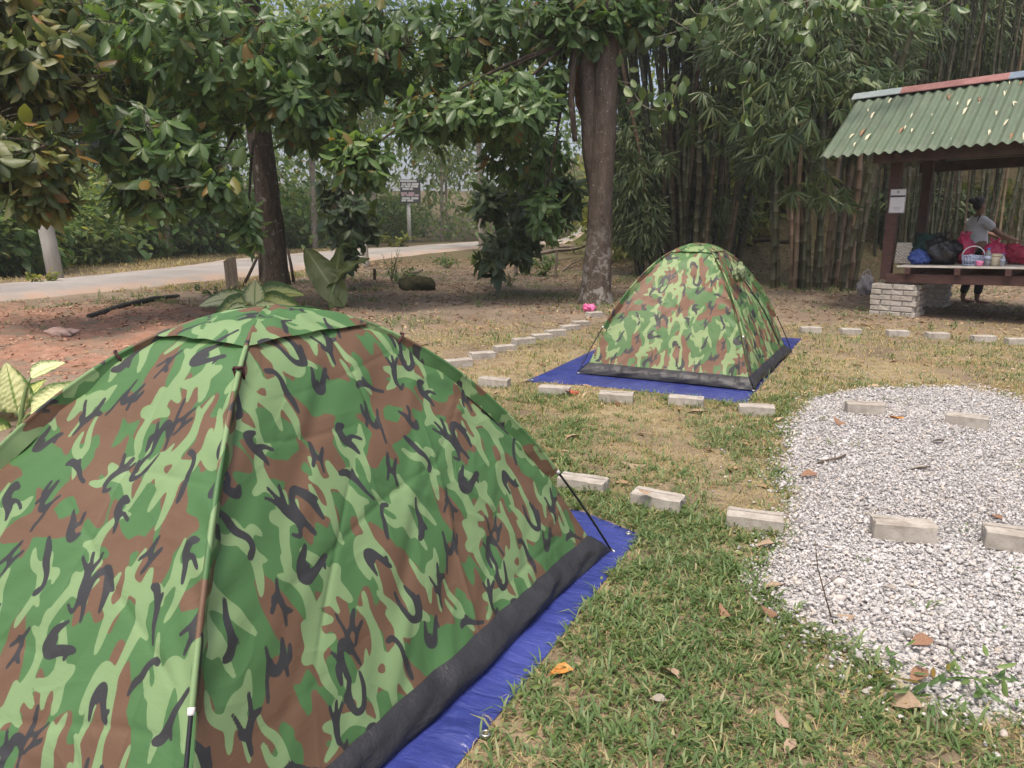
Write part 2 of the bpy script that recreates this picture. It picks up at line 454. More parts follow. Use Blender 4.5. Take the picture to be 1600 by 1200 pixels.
tag(tufts('lawn_grass', x, y, (5, 9), (0.026, 0.070), (0.0042, 0.0085), 0.024, rng, GRASS, (0.75, 1.5)), 'green broad bladed lawn grass in the foreground', 'grass')
x, y = scatter_tufts(10000, -0.6, 4.6, 1.45, 6.2, lambda x, y: np.clip(1.05 - 0.55 * green(x, y), 0.15, 1), rng)
tag(tufts('foreground_straw', x, y, (5, 9), (0.020, 0.055), (0.0018, 0.004), 0.03, rng, STRAW, (1.0, 1.7)), 'dry yellow grass stems between the green lawn tufts', 'grass')
x, y = scatter_tufts(6000, -0.4, 4.4, 1.45, 5.4, lambda x, y: 0.55 + 0.45 * wob(x, y, 1.2, 33), rng)
tag(tufts('thatch', x, y, (3, 6), (0.03, 0.08), (0.0015, 0.003), 0.05, rng, STRAW, (1.25, 1.62)), 'matted dead thatch lying between the lawn blades', 'grass')
x, y = scatter_tufts(18000, -1.2, 8.5, 5.2, 10.6, lambda x, y: np.clip(0.35 + 0.5 * green(x, y), 0, 1) * sstep(10.6, 8.6, y), rng)
tag(tufts('yard_straw', x, y, (4, 7), (0.022, 0.055), (0.004, 0.007), 0.05, rng, STRAW, (0.9, 1.6)), 'dry trampled grass covering the yard round the far tent', 'grass')
x, y = scatter_tufts(15000, -1.2, 7.5, 5.2, 10.0, lambda x, y: np.clip(green(x, y) - 0.25, 0, 1) * sstep(10, 7, y), rng)
tag(tufts('yard_grass', x, y, (4, 7), (0.025, 0.06), (0.004, 0.008), 0.04, rng, GRASS), 'short green grass round the far tent', 'grass')
x, y = scatter_tufts(9000, -10, 11, 8.0, 20, lambda x, y: np.clip(0.1 + 0.8 * (wob(x, y, 0.5, 25) > 0.25) + 0.2 * wob(x, y, 1.5, 26), 0, 0.8) * (1 - 0.8 * ((x < -2.0) & (y < 11))), rng)
tag(tufts('sparse_grass', x, y, (5, 9), (0.04, 0.11), (0.006, 0.013), 0.07, rng, GRASS), 'sparse weedy grass on the bare earth under the trees', 'grass')
x, y = scatter_tufts(12000, -26, -5, 14, 34, lambda x, y: 0.45 + 0.4 * wob(x, y, .4, 27), rng)
tag(tufts('verge_grass', x, y, (5, 9), (0.05, 0.14), (0.010, 0.02), 0.2, rng, STRAW), 'rough dry grass on the far verge of the road', 'grass')
# fallen leaf litter, too many to count
LITTER = leaf_mat('leaf_litter', [(0.0, (0.11, 0.065, 0.035)), (0.35, (0.21, 0.130, 0.070)), (0.7, (0.34, 0.235, 0.140)), (1.0, (0.46, 0.36, 0.24))], 0.75, 0.1, 0.2, (1.1, 1.0, 0.8))
def litter(name, x, y, L, W, rng, m, z=None):
    n = len(x); X, Y, N = rot_basis(n, rng, 0.28)
    c = np.c_[x, y, hz(x, y) + rng.uniform(0.004, 0.016, n)] if z is None else np.c_[x, y, z]
    l = (L * 0.5)[:, None]; w = (W * 0.5)[:, None]
    V = np.stack([c - X * l, c - Y * w + N * w * 0.5, c + X * l, c + Y * w + N * w * 0.5, c], 1)
    F = np.array([(0, 1, 4), (1, 2, 4), (2, 3, 4), (3, 0, 4)])[None] + (np.arange(n) * 5)[:, None, None]
    return tag(add(name, np_mesh(name, V.reshape(-1, 3), F.reshape(-1, 3)), None, m), kind='stuff')
x = rng.uniform(-7, 14, 70000); y = rng.uniform(3.5, 26, 70000)
d = 0.10 + 0.9 * sstep(8.0, 11, y) * (0.45 + 0.4 * wob(x, y, 0.5, 31))
k = (rng.uniform(0, 1, len(x)) < d) & ~keep_off(x, y) & ~inpoly(x, y, gravel_poly) & (np.abs(x) < 0.74 * y + 1)
x, y = x[k], y[k]
tag(litter('leaf_litter', x, y, rng.uniform(0.03, 0.13, len(x)), rng.uniform(0.012, 0.04, len(x)), rng, LITTER), 'brown fallen leaves strewn over the earth under the trees', 'litter')

# ------------------------------------------------------------------ woodland print, drawn as signed distance fields on a repeating tile
TILE, TN = 0.80, 448
def print_field(seed, count, main_len, main_r, nbranch, br_len, br_r, tip, tilt, k):
    rg = random.Random(seed)
    h = TILE / TN
    fld = np.full((TN, TN), -0.05)
    g = math.ceil(math.sqrt(count)); cells = [(i, j) for i in range(g) for j in range(g)]
    rg.shuffle(cells)
    def seg(p, q, r0, r1):
        R = max(r0, r1) + 0.02
        i0, i1 = int((min(p[0], q[0]) - R) / h), int((max(p[0], q[0]) + R) / h) + 1
        j0, j1 = int((min(p[1], q[1]) - R) / h), int((max(p[1], q[1]) + R) / h) + 1
        I, J = np.arange(i0, i1), np.arange(j0, j1)
        X, Y = np.meshgrid(I * h, J * h)
        dx, dy = q[0] - p[0], q[1] - p[1]
        t = np.clip(((X - p[0]) * dx + (Y - p[1]) * dy) / (dx * dx + dy * dy + 1e-9), 0, 1)
        v = r0 + (r1 - r0) * t - np.hypot(X - p[0] - t * dx, Y - p[1] - t * dy)
        ix = np.ix_(J % TN, I % TN)
        o = fld[ix]
        e = np.clip(0.5 + 0.5 * (v - o) / k, 0, 1)
        fld[ix] = o + (v - o) * e + k * e * (1 - e)
    def curve(p, a, L, r, prof, n, wig):
        P = [p]; A = [a]; b = rg.uniform(-1, 1) * wig
        for i in range(n):
            a += b / n + rg.uniform(-0.35, 0.35) * wig / n * 2
            p = (p[0] + math.cos(a) * L / n, p[1] + math.sin(a) * L / n)
            P.append(p); A.append(a)
        for i in range(n):
            seg(P[i], P[i + 1], r * prof(i / n), r * prof((i + 1) / n))
        return P, A
    for c in range(count):
        i, j = cells[c]
        p = ((i + rg.uniform(0.1, 0.9)) * TILE / g, (j + rg.uniform(0.1, 0.9)) * TILE / g)
        a = PI / 2 + rg.gauss(0, tilt) + (PI if rg.random() < 0.5 else 0)
        L, r = rg.uniform(*main_len), rg.uniform(*main_r)
        w1, w2 = rg.uniform(0.35, 0.8), rg.uniform(0.1, 0.55)
        P, A = curve(p, a, L, r, lambda t: w1 * (1 - t) + w2 * t + 0.62 * math.sin(PI * min(1, t * 1.0)) + 0.12 * math.sin(9 * t + c), 7, 1.9)
        for b in range(rg.randint(*nbranch)):
            q = rg.randint(1, 6)
            sgn = 1 if rg.random() < 0.5 else -1
            bl, br = rg.uniform(*br_len), rg.uniform(*br_r)
            P2, A2 = curve(P[q], A[q] + sgn * rg.uniform(0.5, 1.4), bl, br, lambda t: 1 - (1 - tip) * t, 4, 1.3)
            if rg.random() < 0.35:
                curve(P2[2], A2[2] - sgn * rg.uniform(0.6, 1.2), bl * 0.6, br * 0.7, lambda t: 1 - (1 - tip) * t, 3, 0.8)
    return fld
# black and pale motifs: strokes of (x, y, radius), traced loosely in a unit box
INKS = [[[(0, 1, .06), (.12, .85, .10), (.22, .55, .12), (.35, .22, .15), (.62, .12, .15), (.85, .35, .13), (.95, .8, .05)], [(.12, .85, .07), (-.1, .72, .04)], [(.62, .2, .1), (.6, .42, .10)]],
        [[(.45, 0, .10), (.5, .35, .15), (.45, .6, .13)], [(.45, .55, .10), (.15, 1.05, .03)], [(.5, .55, .10), (.52, 1.1, .03)], [(.52, .5, .10), (.95, .95, .05)], [(.45, .1, .08), (.1, -.15, .05), (-.1, .05, .04)]],
        [[(0, 0, .07), (.03, .45, .09), (.25, .85, .10), (.65, .95, .11), (.95, .75, .08)], [(.72, .9, .11), (.85, .45, .12), (.70, .05, .06)], [(.95, .75, .07), (1.1, .45, .04)]],
        [[(.95, 1, .09), (.65, .98, .08), (.48, .75, .08), (.45, .45, .10), (.32, .2, .11), (.3, -.1, .07)]],
        [[(0, -.3, .03), (.05, .2, .06), (.12, .55, .09), (.3, .35, .13), (.55, .35, .11), (.75, .7, .10), (.8, 1.1, .06)], [(.12, .5, .05), (.0, .95, .02)], [(.7, .6, .08), (1.0, .62, .09), (1.1, .95, .06)], [(.78, .65, .07), (.95, .25, .05)]],
        [[(.1, 1, .05), (.3, .7, .12), (.35, .35, .16), (.65, .15, .15), (.95, .3, .07)], [(.35, .5, .12), (.7, .65, .06), (.85, .95, .04)]],
        [[(.5, 1.2, .03), (.45, .8, .08), (.5, .4, .12), (.4, .05, .13), (.15, -.1, .08)], [(.5, .45, .08), (.75, .2, .05)]],
        [[(0, .3, .06), (.35, .35, .10), (.6, .6, .11), (.9, .55, .06)], [(.6, .6, .09), (.65, 1.0, .05)], [(.4, .4, .09), (.3, -.05, .05)], [(.75, .57, .07), (1.0, .2, .04)]],
        [[(.2, 0, .05), (.3, .4, .09), (.2, .8, .07)], [(.3, .35, .09), (.65, .5, .10), (.75, .9, .06)], [(.65, .5, .08), (.8, .1, .05)]]]
PALES = [[[(.4, 1.1, .10), (.45, .7, .17), (.35, .3, .14), (.55, -.1, .11), (.8, -.45, .06)], [(.45, .75, .13), (.95, .9, .10), (1.25, 1.2, .05)], [(.4, .65, .13), (-.05, .75, .11), (-.3, .55, .06)], [(.38, .3, .1), (0, .05, .05)]],
         [[(0, .5, .12), (.4, .5, .17), (.8, .55, .13), (1.2, .45, .06)], [(.4, .5, .14), (.45, 1.0, .12)], [(.4, .5, .13), (.3, .05, .12), (.4, -.35, .08)], [(.8, .55, .1), (.95, .9, .04)]],
         [[(0, 0, .05), (.1, .4, .10), (.3, .8, .15), (.7, .95, .16), (1.0, .7, .13), (1.05, .3, .07)], [(.7, .9, .13), (.75, .4, .10), (.9, -.1, .05)], [(.3, .8, .12), (.1, 1.2, .06)]],
         [[(.2, 1.3, .05), (.25, .9, .10), (.1, .5, .13), (.25, .1, .16), (.6, -.1, .12), (.75, -.5, .06)], [(.25, .1, .13), (-.2, -.15, .08)], [(.2, .85, .09), (.6, 1.05, .05)]],
         [[(0, .9, .04), (.2, .6, .12), (.55, .5, .18), (.9, .3, .15), (1.25, .5, .08), (1.3, .9, .04)], [(.6, .45, .15), (.5, 0, .10), (.6, -.4, .05)], [(.9, .3, .12), (1.1, -.1, .06)]],
         [[(.5, 1.4, .04), (.5, 1.0, .08), (.35, .6, .09), (.45, .2, .10), (.3, -.2, .06)], [(.45, .3, .08), (.8, .5, .09), (.85, .9, .05)]]]
def motif_field(seed, motifs, count, size, rscale, k, tilt, bg=-0.05):
    rg = random.Random(seed); h = TILE / TN; fld = np.full((TN, TN), bg)
    g = math.ceil(math.sqrt(count)); cells = [(i, j) for i in range(g) for j in range(g)]; rg.shuffle(cells)
    order = []
    while len(order) < count:
        o = list(range(len(motifs))); rg.shuffle(o); order += o
    for c in range(count):
        i, j = cells[c]; s = rg.uniform(*size)
        px, py = (i + rg.uniform(.2, .8) + .5 * (j % 2)) * TILE / g, (j + rg.uniform(.2, .8)) * TILE / g
        a = rg.gauss(0, tilt) + (PI if rg.random() < .4 else 0); fx = -1 if rg.random() < .5 else 1
        for st in motifs[order[c]]:
            Q = [np.array(q) for q in st]; E = [2 * Q[0] - Q[1]] + Q + [2 * Q[-1] - Q[-2]]; fine = []
            for m in range(len(Q) - 1):
                p0, p1, p2, p3 = E[m:m + 4]
                for t in (0, .25, .5, .75):
                    fine.append(.5 * (2 * p1 + (p2 - p0) * t + (2 * p0 - 5 * p1 + 4 * p2 - p3) * t * t + (3 * p1 - p0 - 3 * p2 + p3) * t ** 3))
            fine.append(Q[-1]); W = []
            for x, y, r in fine:
                x, y = (x - .5) * s * fx * .8, (y - .5) * s * 1.15
                W.append((px + x * math.cos(a) - y * math.sin(a), py + x * math.sin(a) + y * math.cos(a), max(.0055, r * s * rscale)))
            for p, q in zip(W[:-1], W[1:]):
                R = max(p[2], q[2]) + .03
                I = np.arange(int((min(p[0], q[0]) - R) / h), int((max(p[0], q[0]) + R) / h) + 1); J = np.arange(int((min(p[1], q[1]) - R) / h), int((max(p[1], q[1]) + R) / h) + 1)
                X, Y = np.meshgrid(I * h, J * h); dx, dy = q[0] - p[0], q[1] - p[1]
                t = np.clip(((X - p[0]) * dx + (Y - p[1]) * dy) / (dx * dx + dy * dy + 1e-9), 0, 1)
                v = p[2] + (q[2] - p[2]) * t - np.hypot(X - p[0] - t * dx, Y - p[1] - t * dy)
                ix = np.ix_(J % TN, I % TN); o = fld[ix]; e = np.clip(.5 + .5 * (v - o) / k, 0, 1)
                fld[ix] = o + (v - o) * e + k * e * (1 - e)
    return fld
F_BROWN = np.maximum(print_field(21, 13, (0.18, 0.32), (0.021, 0.034), (2, 4), (0.07, 0.13), (0.013, 0.020), 0.5, 0.5, 0.022), motif_field(5, PALES, 5, (.11, .15), 1.3, .012, .5))
F_LIGHT = motif_field(9, PALES, 19, (.10, .145), 1.0, .009, .45)
F_BLACK = motif_field(14, INKS, 25, (.075, .105), 1.0, .004, .5)
def tile_sample(fld, U, V):
    a = (U / TILE * TN) % TN; b = (V / TILE * TN) % TN
    i = np.floor(a).astype(int); j = np.floor(b).astype(int); fa = a - i; fb = b - j
    i %= TN; j %= TN; i2 = (i + 1) % TN; j2 = (j + 1) % TN
    return (fld[j, i] * (1 - fa) + fld[j, i2] * fa) * (1 - fb) + (fld[j2, i] * (1 - fa) + fld[j2, i2] * fa) * fb
def camo(me, U, V):
    U = np.asarray(U).ravel(); V = np.asarray(V).ravel()
    u = U + 0.004 * wob(U, V, 14, 1); v = V + 0.004 * wob(U, V, 14, 2)
    fattr(me, 'brown', tile_sample(F_BROWN, u, v)); fattr(me, 'light', tile_sample(F_LIGHT, u, v)); fattr(me, 'black', tile_sample(F_BLACK, u, v))
    uv = me.attributes.new('cloth', 'FLOAT_VECTOR', 'POINT')
    uv.data.foreach_set('vector', np.c_[U, V, 0 * U].astype(np.float32).ravel())
def camo_mat(name, soft, tint):
    M = Mat(name)
    c = tuple(a * b for a, b in zip((0.074, 0.176, 0.060), tint))
    def k(f): return M.mapr(M.attr(f), -soft, soft, 0, 1)
    P = M.n('Attribute', attribute_name='cloth').outputs['Vector']
    col = M.mix(k('brown'), c, tuple(a * b for a, b in zip((0.160, 0.092, 0.054), tint)))
    col = M.mix(k('light'), col, tuple(a * b for a, b in zip((0.215, 0.330, 0.148), tint)))
    col = M.mix(k('black'), col, (0.040, 0.041, 0.042))
    col = M.mix(M.mapr(M.noise(3.0, 4, 0.6, 0.2, P), 0.3, 0.7, 0, 0.16), col, M.mix(1.0, col, (0.80, 0.80, 0.82), 'MULTIPLY'))
    # creases where the cloth was folded
    w = M.n('Mapping', {'Vector': P, 'Rotation': (0, 0, 0.9), 'Scale': (1.0, 5.0, 1.0)}).outputs[0]
    cr = M.noise(7, 3, 0.55, 1.2, w)
    cr2 = M.math('ABSOLUTE', M.math('SUBTRACT', M.noise(2.6, 2, 0.5, 0.6, P), 0.5))
    hgt = M.math('ADD', M.math('MULTIPLY', cr, 0.5), M.mapr(cr2, 0.0, 0.035, 0.5, 0.0))
    nrm = M.bump(hgt, 0.16, 0.012, M.bump(M.noise(420, 2, 0.5, 0, P), 0.06, 0.001))
    sh = M.bsdf(col, 0.52, 0.42, nrm)
    return M.done(M.transl(sh, col, 0.2, nrm))
CAMO_NEAR = camo_mat('camouflage_nylon', 0.0007, (1, 1, 1))
CAMO_FAR = camo_mat('camouflage_nylon_yellower', 0.0014, (1.14, 1.02, 0.98))  # same print for the far tent, tinted slightly brighter and yellower
BLACKSHEET = simple('black_groundsheet', (0.018, 0.018, 0.020), (0.034, 0.034, 0.037), 3, 0.45, 0.4, 0.5, 0.02)
POLE_BLACK = simple('black_fibreglass', (0.010, 0.010, 0.011), (0.016, 0.016, 0.017), 30, 0.3, 0.5)
WHITE_PLASTIC = simple('white_plastic', (0.55, 0.55, 0.53), (0.68, 0.68, 0.66), 20, 0.45, 0.4)
STEEL = simple('dull_steel', (0.35, 0.35, 0.35), (0.5, 0.5, 0.5), 30, 0.35, 0.5, metal=0.9)
RED_TAPE = simple('red_black_tape', (0.02, 0.008, 0.010), (0.075, 0.018, 0.02), 60, 0.6, 0.3)

def make_tent(name, label, loc, rz, w, d, h, step, cm, seed, rough_side=None):
    """dome tent on two crossed poles; side i runs from corner i to corner i+1"""
    T = empty(name, loc, rz, label, 'tent')
    rg = np.random.default_rng(seed)
    C = [np.array(p) for p in ((-w / 2, -d / 2), (w / 2, -d / 2), (w / 2, d / 2), (-w / 2, d / 2))]
    RL = math.hypot(w, d) / 2
    z0 = 0.115
    r0 = math.sqrt(1 - z0 / h)
    def pole_pt(c, r, off=0.0):
        r = np.asarray(r, float)
        nr, nz = 2 * h * r, RL + 0 * r
        m = np.hypot(nr, nz); dirc = c / RL
        return np.stack([c[0] * r + dirc[0] * off * nr / m, c[1] * r + dirc[1] * off * nr / m, h * (1 - r * r) + off * nz / m], -1)
    def edge(c, r):
        ins = -0.008 - 0.034 * sstep(0.22, 0.55, r) - 0.012 * sstep(0.75, r0, r)
        return pole_pt(c, r, ins) if np.ndim(ins) == 0 else np.stack([pole_pt(c, q, i) for q, i in zip(r, ins)])
    for s in range(4):
        st = step * (2.2 if s in (1, 2) else 1)
        nv = int(1.35 / st)
        rr = r0 * (1 - np.linspace(0, 1, nv))
        A, B = C[s], C[(s + 1) % 4]
        W = np.linalg.norm(B - A); nu = int(W / st)
        u = np.linspace(0, 1, nu)
        EA, EB = edge(A, rr), edge(B, rr)
        mid = (A + B) / 2; out = mid / np.linalg.norm(mid); md = np.linalg.norm(mid)
        sl = np.r_[0, np.cumsum(np.hypot(md * np.abs(np.diff(rr)), h * np.abs(np.diff(rr ** 2))))]
        G = EA[:, None] * (1 - u)[None, :, None] + EB[:, None] * u[None, :, None]
        U = (u - 0.5)[None] * W * (rr / r0)[:, None]; V = np.repeat(sl[:, None], nu, 1)
        vv = np.linspace(0, 1, nv)[:, None]
        nr, nz = 2 * h * rr, md + 0 * rr; m = np.hypot(nr, nz)
        Nrm = np.stack([out[0] * nr / m, out[1] * nr / m, nz / m], -1)[:, None]
        bow = np.sin(PI * u)[None] ** 0.9
        sag = -0.052 * bow * np.sin(PI * np.clip(vv * 1.05, 0, 1)) ** 0.8 * (rr / r0 * sstep(.2, .5, rr))[:, None]
        big = 0.007 * wob(U * 1.0, V, 1.6, seed + s) * bow
        diag = 0.0045 * wob(U + V * 0.8, (V - U) * 4.0, 2.2, seed + s + 3) * (0.35 + bow)
        # tension folds running up from the bottom corners and along the hem
        hem = 0.008 * np.exp(-vv / 0.07) * wob(U * 3.0, V * 0.6, 3.0, seed + s + 5)
        crn = 0.005 * np.exp(-((np.minimum(u, 1 - u)[None] / 0.10) ** 2)) * np.sin((V + 0.6 * np.abs(U)) * 55 + 3 * wob(U, V, 2, 6)) * np.sin(PI * vv)
        crease = 0 * U
        for q in range(30):
            ang = rg.choice([0.0, 0.75, -0.7, 1.45, 0.12]) + rg.normal(0, .12); x0, y0 = rg.uniform(-W / 2, W / 2), rg.uniform(0, sl[-1])
            dd = -(U - x0) * math.sin(ang) + (V - y0) * math.cos(ang) + .006 * np.sin(U * 9 + q); al = (U - x0) * math.cos(ang) + (V - y0) * math.sin(ang)
            ln = rg.uniform(.12, .5)
            crease = crease + rg.uniform(-1, 1) * .0075 * np.exp(-np.abs(dd) / .010) * np.exp(-(al / ln) ** 4)
        D = sag + big + diag + hem + crn + crease * np.clip(bow * 3, 0, 1)
        if rough_side == s:
            D = D + 0.018 * wob(U * 3.4, V * 1.1, 2.6, 14) * bow + 0.012 * wob(U * 6, V * 1.5, 3.0, 15) * bow
        G = G + Nrm * D[..., None]
        me = np_mesh('panel', G.reshape(-1, 3), grid_faces(nu, nv), True)
        camo(me, U + 1.7 * s + seed * 0.37, V + 0.31 * s)
        p = add('panel', me, T, cm)
        # black ground sheet turned up along the hem
        us = np.linspace(0, 1, 90); kk = np.linspace(0, 1, 9)
        hemline = G[0][np.clip((us * (nu - 1)).astype(int), 0, nu - 1)]
        ends = np.minimum(us, 1 - us)
        foot = (A[None] * (1 - us)[:, None] + B[None] * us[:, None]) * 1.0
        foot = foot - out[None] * (0.010 + 0.012 * (1 - np.exp(-ends / 0.05)))[:, None] + out[None] * 0.010 * wob(us * 3, us * 0, 1.5, seed + s + 9)[:, None]
        S = []
        for q in kk:
            z = hemline[:, 2] * (1 - q) ** 1.15 + 0.006
            base = hemline[:, :2] * (1 - q) + foot * q
            blg = 0.030 * math.sin(PI * q ** 0.8) * (0.6 + 0.4 * np.sin(PI * us)) + 0.010 * math.sin(PI * q) * wob(us * 9 + q * 1.3, us * 0 + q, 1.4, seed + s)
            xy = base + out[None] * blg[:, None]
            S.append(np.c_[xy, np.maximum(z, 0.006)])
        sk = np_mesh('ground_sheet_hem', np.array(S).reshape(-1, 3), grid_faces(90, 9), True)
        add('ground_sheet_hem', sk, T, BLACKSHEET)
    for i, c in enumerate(C):
        dirc = c / RL; lat = np.array([-dirc[1], dirc[0], 0])
        # sleeve: a flap that ends in the tube round the pole
        n = 70; rs = np.linspace(0.80, 0.0, n)
        prof = [(-0.048, -0.004), (-0.014, -0.005)] + [(0.0066 * math.cos(a), 0.0066 * math.sin(a)) for a in np.linspace(-2.2, 2.2, 9)] + [(-0.014, 0.005), (-0.048, 0.004)]
        ring = []
        arc = np.r_[0, np.cumsum(np.hypot(RL * np.abs(np.diff(rs)), h * np.abs(np.diff(rs ** 2))))]
        for q, a in zip(rs, arc):
            wv = 0.004 * math.sin(a * 23 + i) + 0.003 * math.sin(a * 57 + 2 * i)
            for o, l in prof:
                ring.append(pole_pt(c, q, o) + lat * (l + wv * (1 if o < 0 else 0) * (-o / 0.048)))
        me = np_mesh('pole_sleeve', np.array(ring), grid_faces(len(prof), n), True)
        pu = np.cumsum([0] + [math.hypot(prof[k + 1][0] - prof[k][0], prof[k + 1][1] - prof[k][1]) for k in range(len(prof) - 1)])
        camo(me, np.tile(pu + 0.23 * i, n), np.repeat(arc + 0.15 * i, len(prof)))
        add('pole_sleeve', me, T, cm)
        pl = MB().tube([pole_pt(c, q) for q in np.linspace(1.0, 0.0, 40)], 0.0048, 8).build('pole', POLE_BLACK, T, True)
        MB().tube([pole_pt(c, q) for q in np.linspace(0.804, 0.797, 4)], 0.0076, 10).build('sleeve_end', WHITE_PLASTIC, pl, True)
        f = pole_pt(c, 1.0)
        MB().tube([f + dirc.tolist()[0] * 0 + np.array([0, 0, 0.004]), f + np.array([-dirc[0] * 0.05, -dirc[1] * 0.05, 0.012])], 0.006, 6).tube([f + lat * 0.02 + np.array([0, 0, 0.008]), f - lat * 0.02 + np.array([0, 0, 0.008])], 0.004, 6).build('corner_pin', STEEL, pl, True)
        q = 0.33
        a, b = pole_pt(c, q, 0.012), pole_pt(c, q, -0.05)
        MB().tube([a + lat * 0.012, b + lat * 0.006], 0.004, 5).tube([a - lat * 0.012, b - lat * 0.006], 0.004, 5).tube([a + lat * 0.012, a - lat * 0.012], 0.005, 5).build('clip', RED_TAPE, pl, True)
    # rain cap over the crossing
    rc = 0.252; nu, nv = 40, 26; V3 = []; UU = []; VV = []; FF = []; b0 = 0
    for s in range(4):
        A, B = C[s], C[(s + 1) % 4]
        mid = (A + B) / 2; out = mid / np.linalg.norm(mid); md = np.linalg.norm(mid)
        u = np.linspace(0, 1, nu)
        for j, t in enumerate(np.linspace(0, 1, nv)):
            r = rc * t
            PA, PB = pole_pt(A, r, 0.004), pole_pt(B, r, 0.004)
            scal = 1 - 0.02 * np.sin(PI * u) * t ** 2
            P = (PA[None] * (1 - u)[:, None] + PB[None] * u[:, None])
            P[:, :2] *= scal[:, None]
            P[:, 2] += 0.006 * np.sin(PI * u) * t + 0.004 * (1 - t) + 0.004 * wob(u * 3, u * 0 + t * 2, 1.3, s)
            V3.append(P); UU.append((u - 0.5) * np.linalg.norm(B - A) * r); VV.append(np.full(nu, 1.5 - t * 0.32 + s * 0.27))
        FF.append(grid_faces(nu, nv) + b0); b0 += nu * nv
    me = np_mesh('rain_cap', np.concatenate(V3), np.concatenate(FF)[:, ::-1], True)
    camo(me, np.concatenate(UU) + 0.3, np.concatenate(VV))
    add('rain_cap', me, T, cm)
    # inner darkness: floor of the tent
    MB().raw([(p[0] * 0.95, p[1] * 0.95, 0.014) for p in C], [(0, 1, 2, 3)]).build('floor_sheet', BLACKSHEET, T)
    return T, C, pole_pt
NT, _, _ = make_tent('dome_tent', 'large camouflage dome tent in the foreground at lower left', (-0.757, 2.324, 0.002), 1.062, 2.063, 1.516, 1.053, 0.0064, CAMO_NEAR, 3)
FT, FC, FP = make_tent('dome_tent', 'smaller looking camouflage dome tent farther back on blue tarp', (1.703, 6.984, 0.012), 1.083, 2.0, 1.5, 1.1, 0.015, CAMO_FAR, 8, rough_side=0)
# the far tent's rolled up door and its zip on the side that faces right
rg = np.random.default_rng(4)
def crumple(name, c, rad, m, parent, seed, n=22, amp=0.22, squash=(1, 1, 1), freq=2.2, fold=0.12):
    th = np.linspace(0, PI, n); ph = np.linspace(0, 2 * PI, 2 * n, endpoint=False)
    TH, PH = np.meshgrid(th, ph, indexing='ij')
    X, Y, Z = np.sin(TH) * np.cos(PH), np.sin(TH) * np.sin(PH), np.cos(TH)
    r = 1 + amp * wob(X * 1.0 + Z * 0.7, Y * 1.0 - Z * 0.5, freq * 0.5, seed) + fold * np.abs(wob(X * 2 - Z, Y * 2 + Z, freq, seed + 3)) - fold * 0.5
    V = np.stack([X * r * rad * squash[0], Y * r * rad * squash[1], Z * r * rad * squash[2]], -1).reshape(-1, 3) + np.array(c)
    me = np_mesh(name, V, grid_faces(2 * n, n, True)[:, ::-1], True)
    return add(name, me, parent, m), V
MESHCLOTH = simple('pale_green_mesh_cloth', (0.30, 0.36, 0.20), (0.16, 0.20, 0.11), 18, 0.75, 0.2, 0.5, 0.01)
b = FP((np.array(FC[0]) * 0.62 + np.array(FC[1]) * 0.38), 0.50, 0.0)
b[1] -= 0.035; b[2] += 0.03
crumple('rolled_door', b, 0.085, MESHCLOTH, FT, 5, 20, 0.25, (1.35, 0.55, 0.85), 3.0, 0.4)
zp = [FP(np.array(FC[0]) * (1 - t) + np.array(FC[1]) * t, q, 0.0) + np.array([0, -0.012, 0.0]) for t, q in ((0.30, 0.50), (0.42, 0.46), (0.55, 0.55), (0.64, 0.68), (0.70, 0.80), (0.74, 0.92))]
MB().tube(zp, 0.006, 6).build('door_zip', POLE_BLACK, FT, True)

# ------------------------------------------------------------------ blue tarpaulins
M = Mat('blue_tarpaulin'); P = M.objco()
n1 = M.noise(2.0, 4, 0.6, 0.3, P)
col = M.ramp(n1, [(0.3, (0.026, 0.036, 0.160)), (0.6, (0.036, 0.050, 0.220)), (0.8, (0.055, 0.072, 0.270))])
wv = M.n('TexWave', {'Vector': P, 'Scale': 95.0, 'Distortion': 0.3}).outputs['Fac']
wv2 = M.n('TexWave', {'Vector': P, 'Scale': 95.0, 'Distortion': 0.3}, bands_direction='Y').outputs['Fac']
crk = M.noise(16, 3, 0.55, 0.6, M.n('Mapping', {'Vector': M.n('Mapping', {'Vector': P, 'Rotation': (0, 0, 0.43)}).outputs[0], 'Scale': (0.45, 1.7, 1)}).outputs[0])
col = M.mix(M.mapr(M.noise(30, 4, 0.7, 2.0, P), 0.50, 0.75, 0, 0.3), col, (0.09, 0.10, 0.30))
nrm = M.bump(crk, 0.75, 0.014, M.bump(M.math('ADD', wv, wv2), 0.12, 0.0015))
TARP = M.done(M.bsdf(col, 0.22, 0.6, nrm))
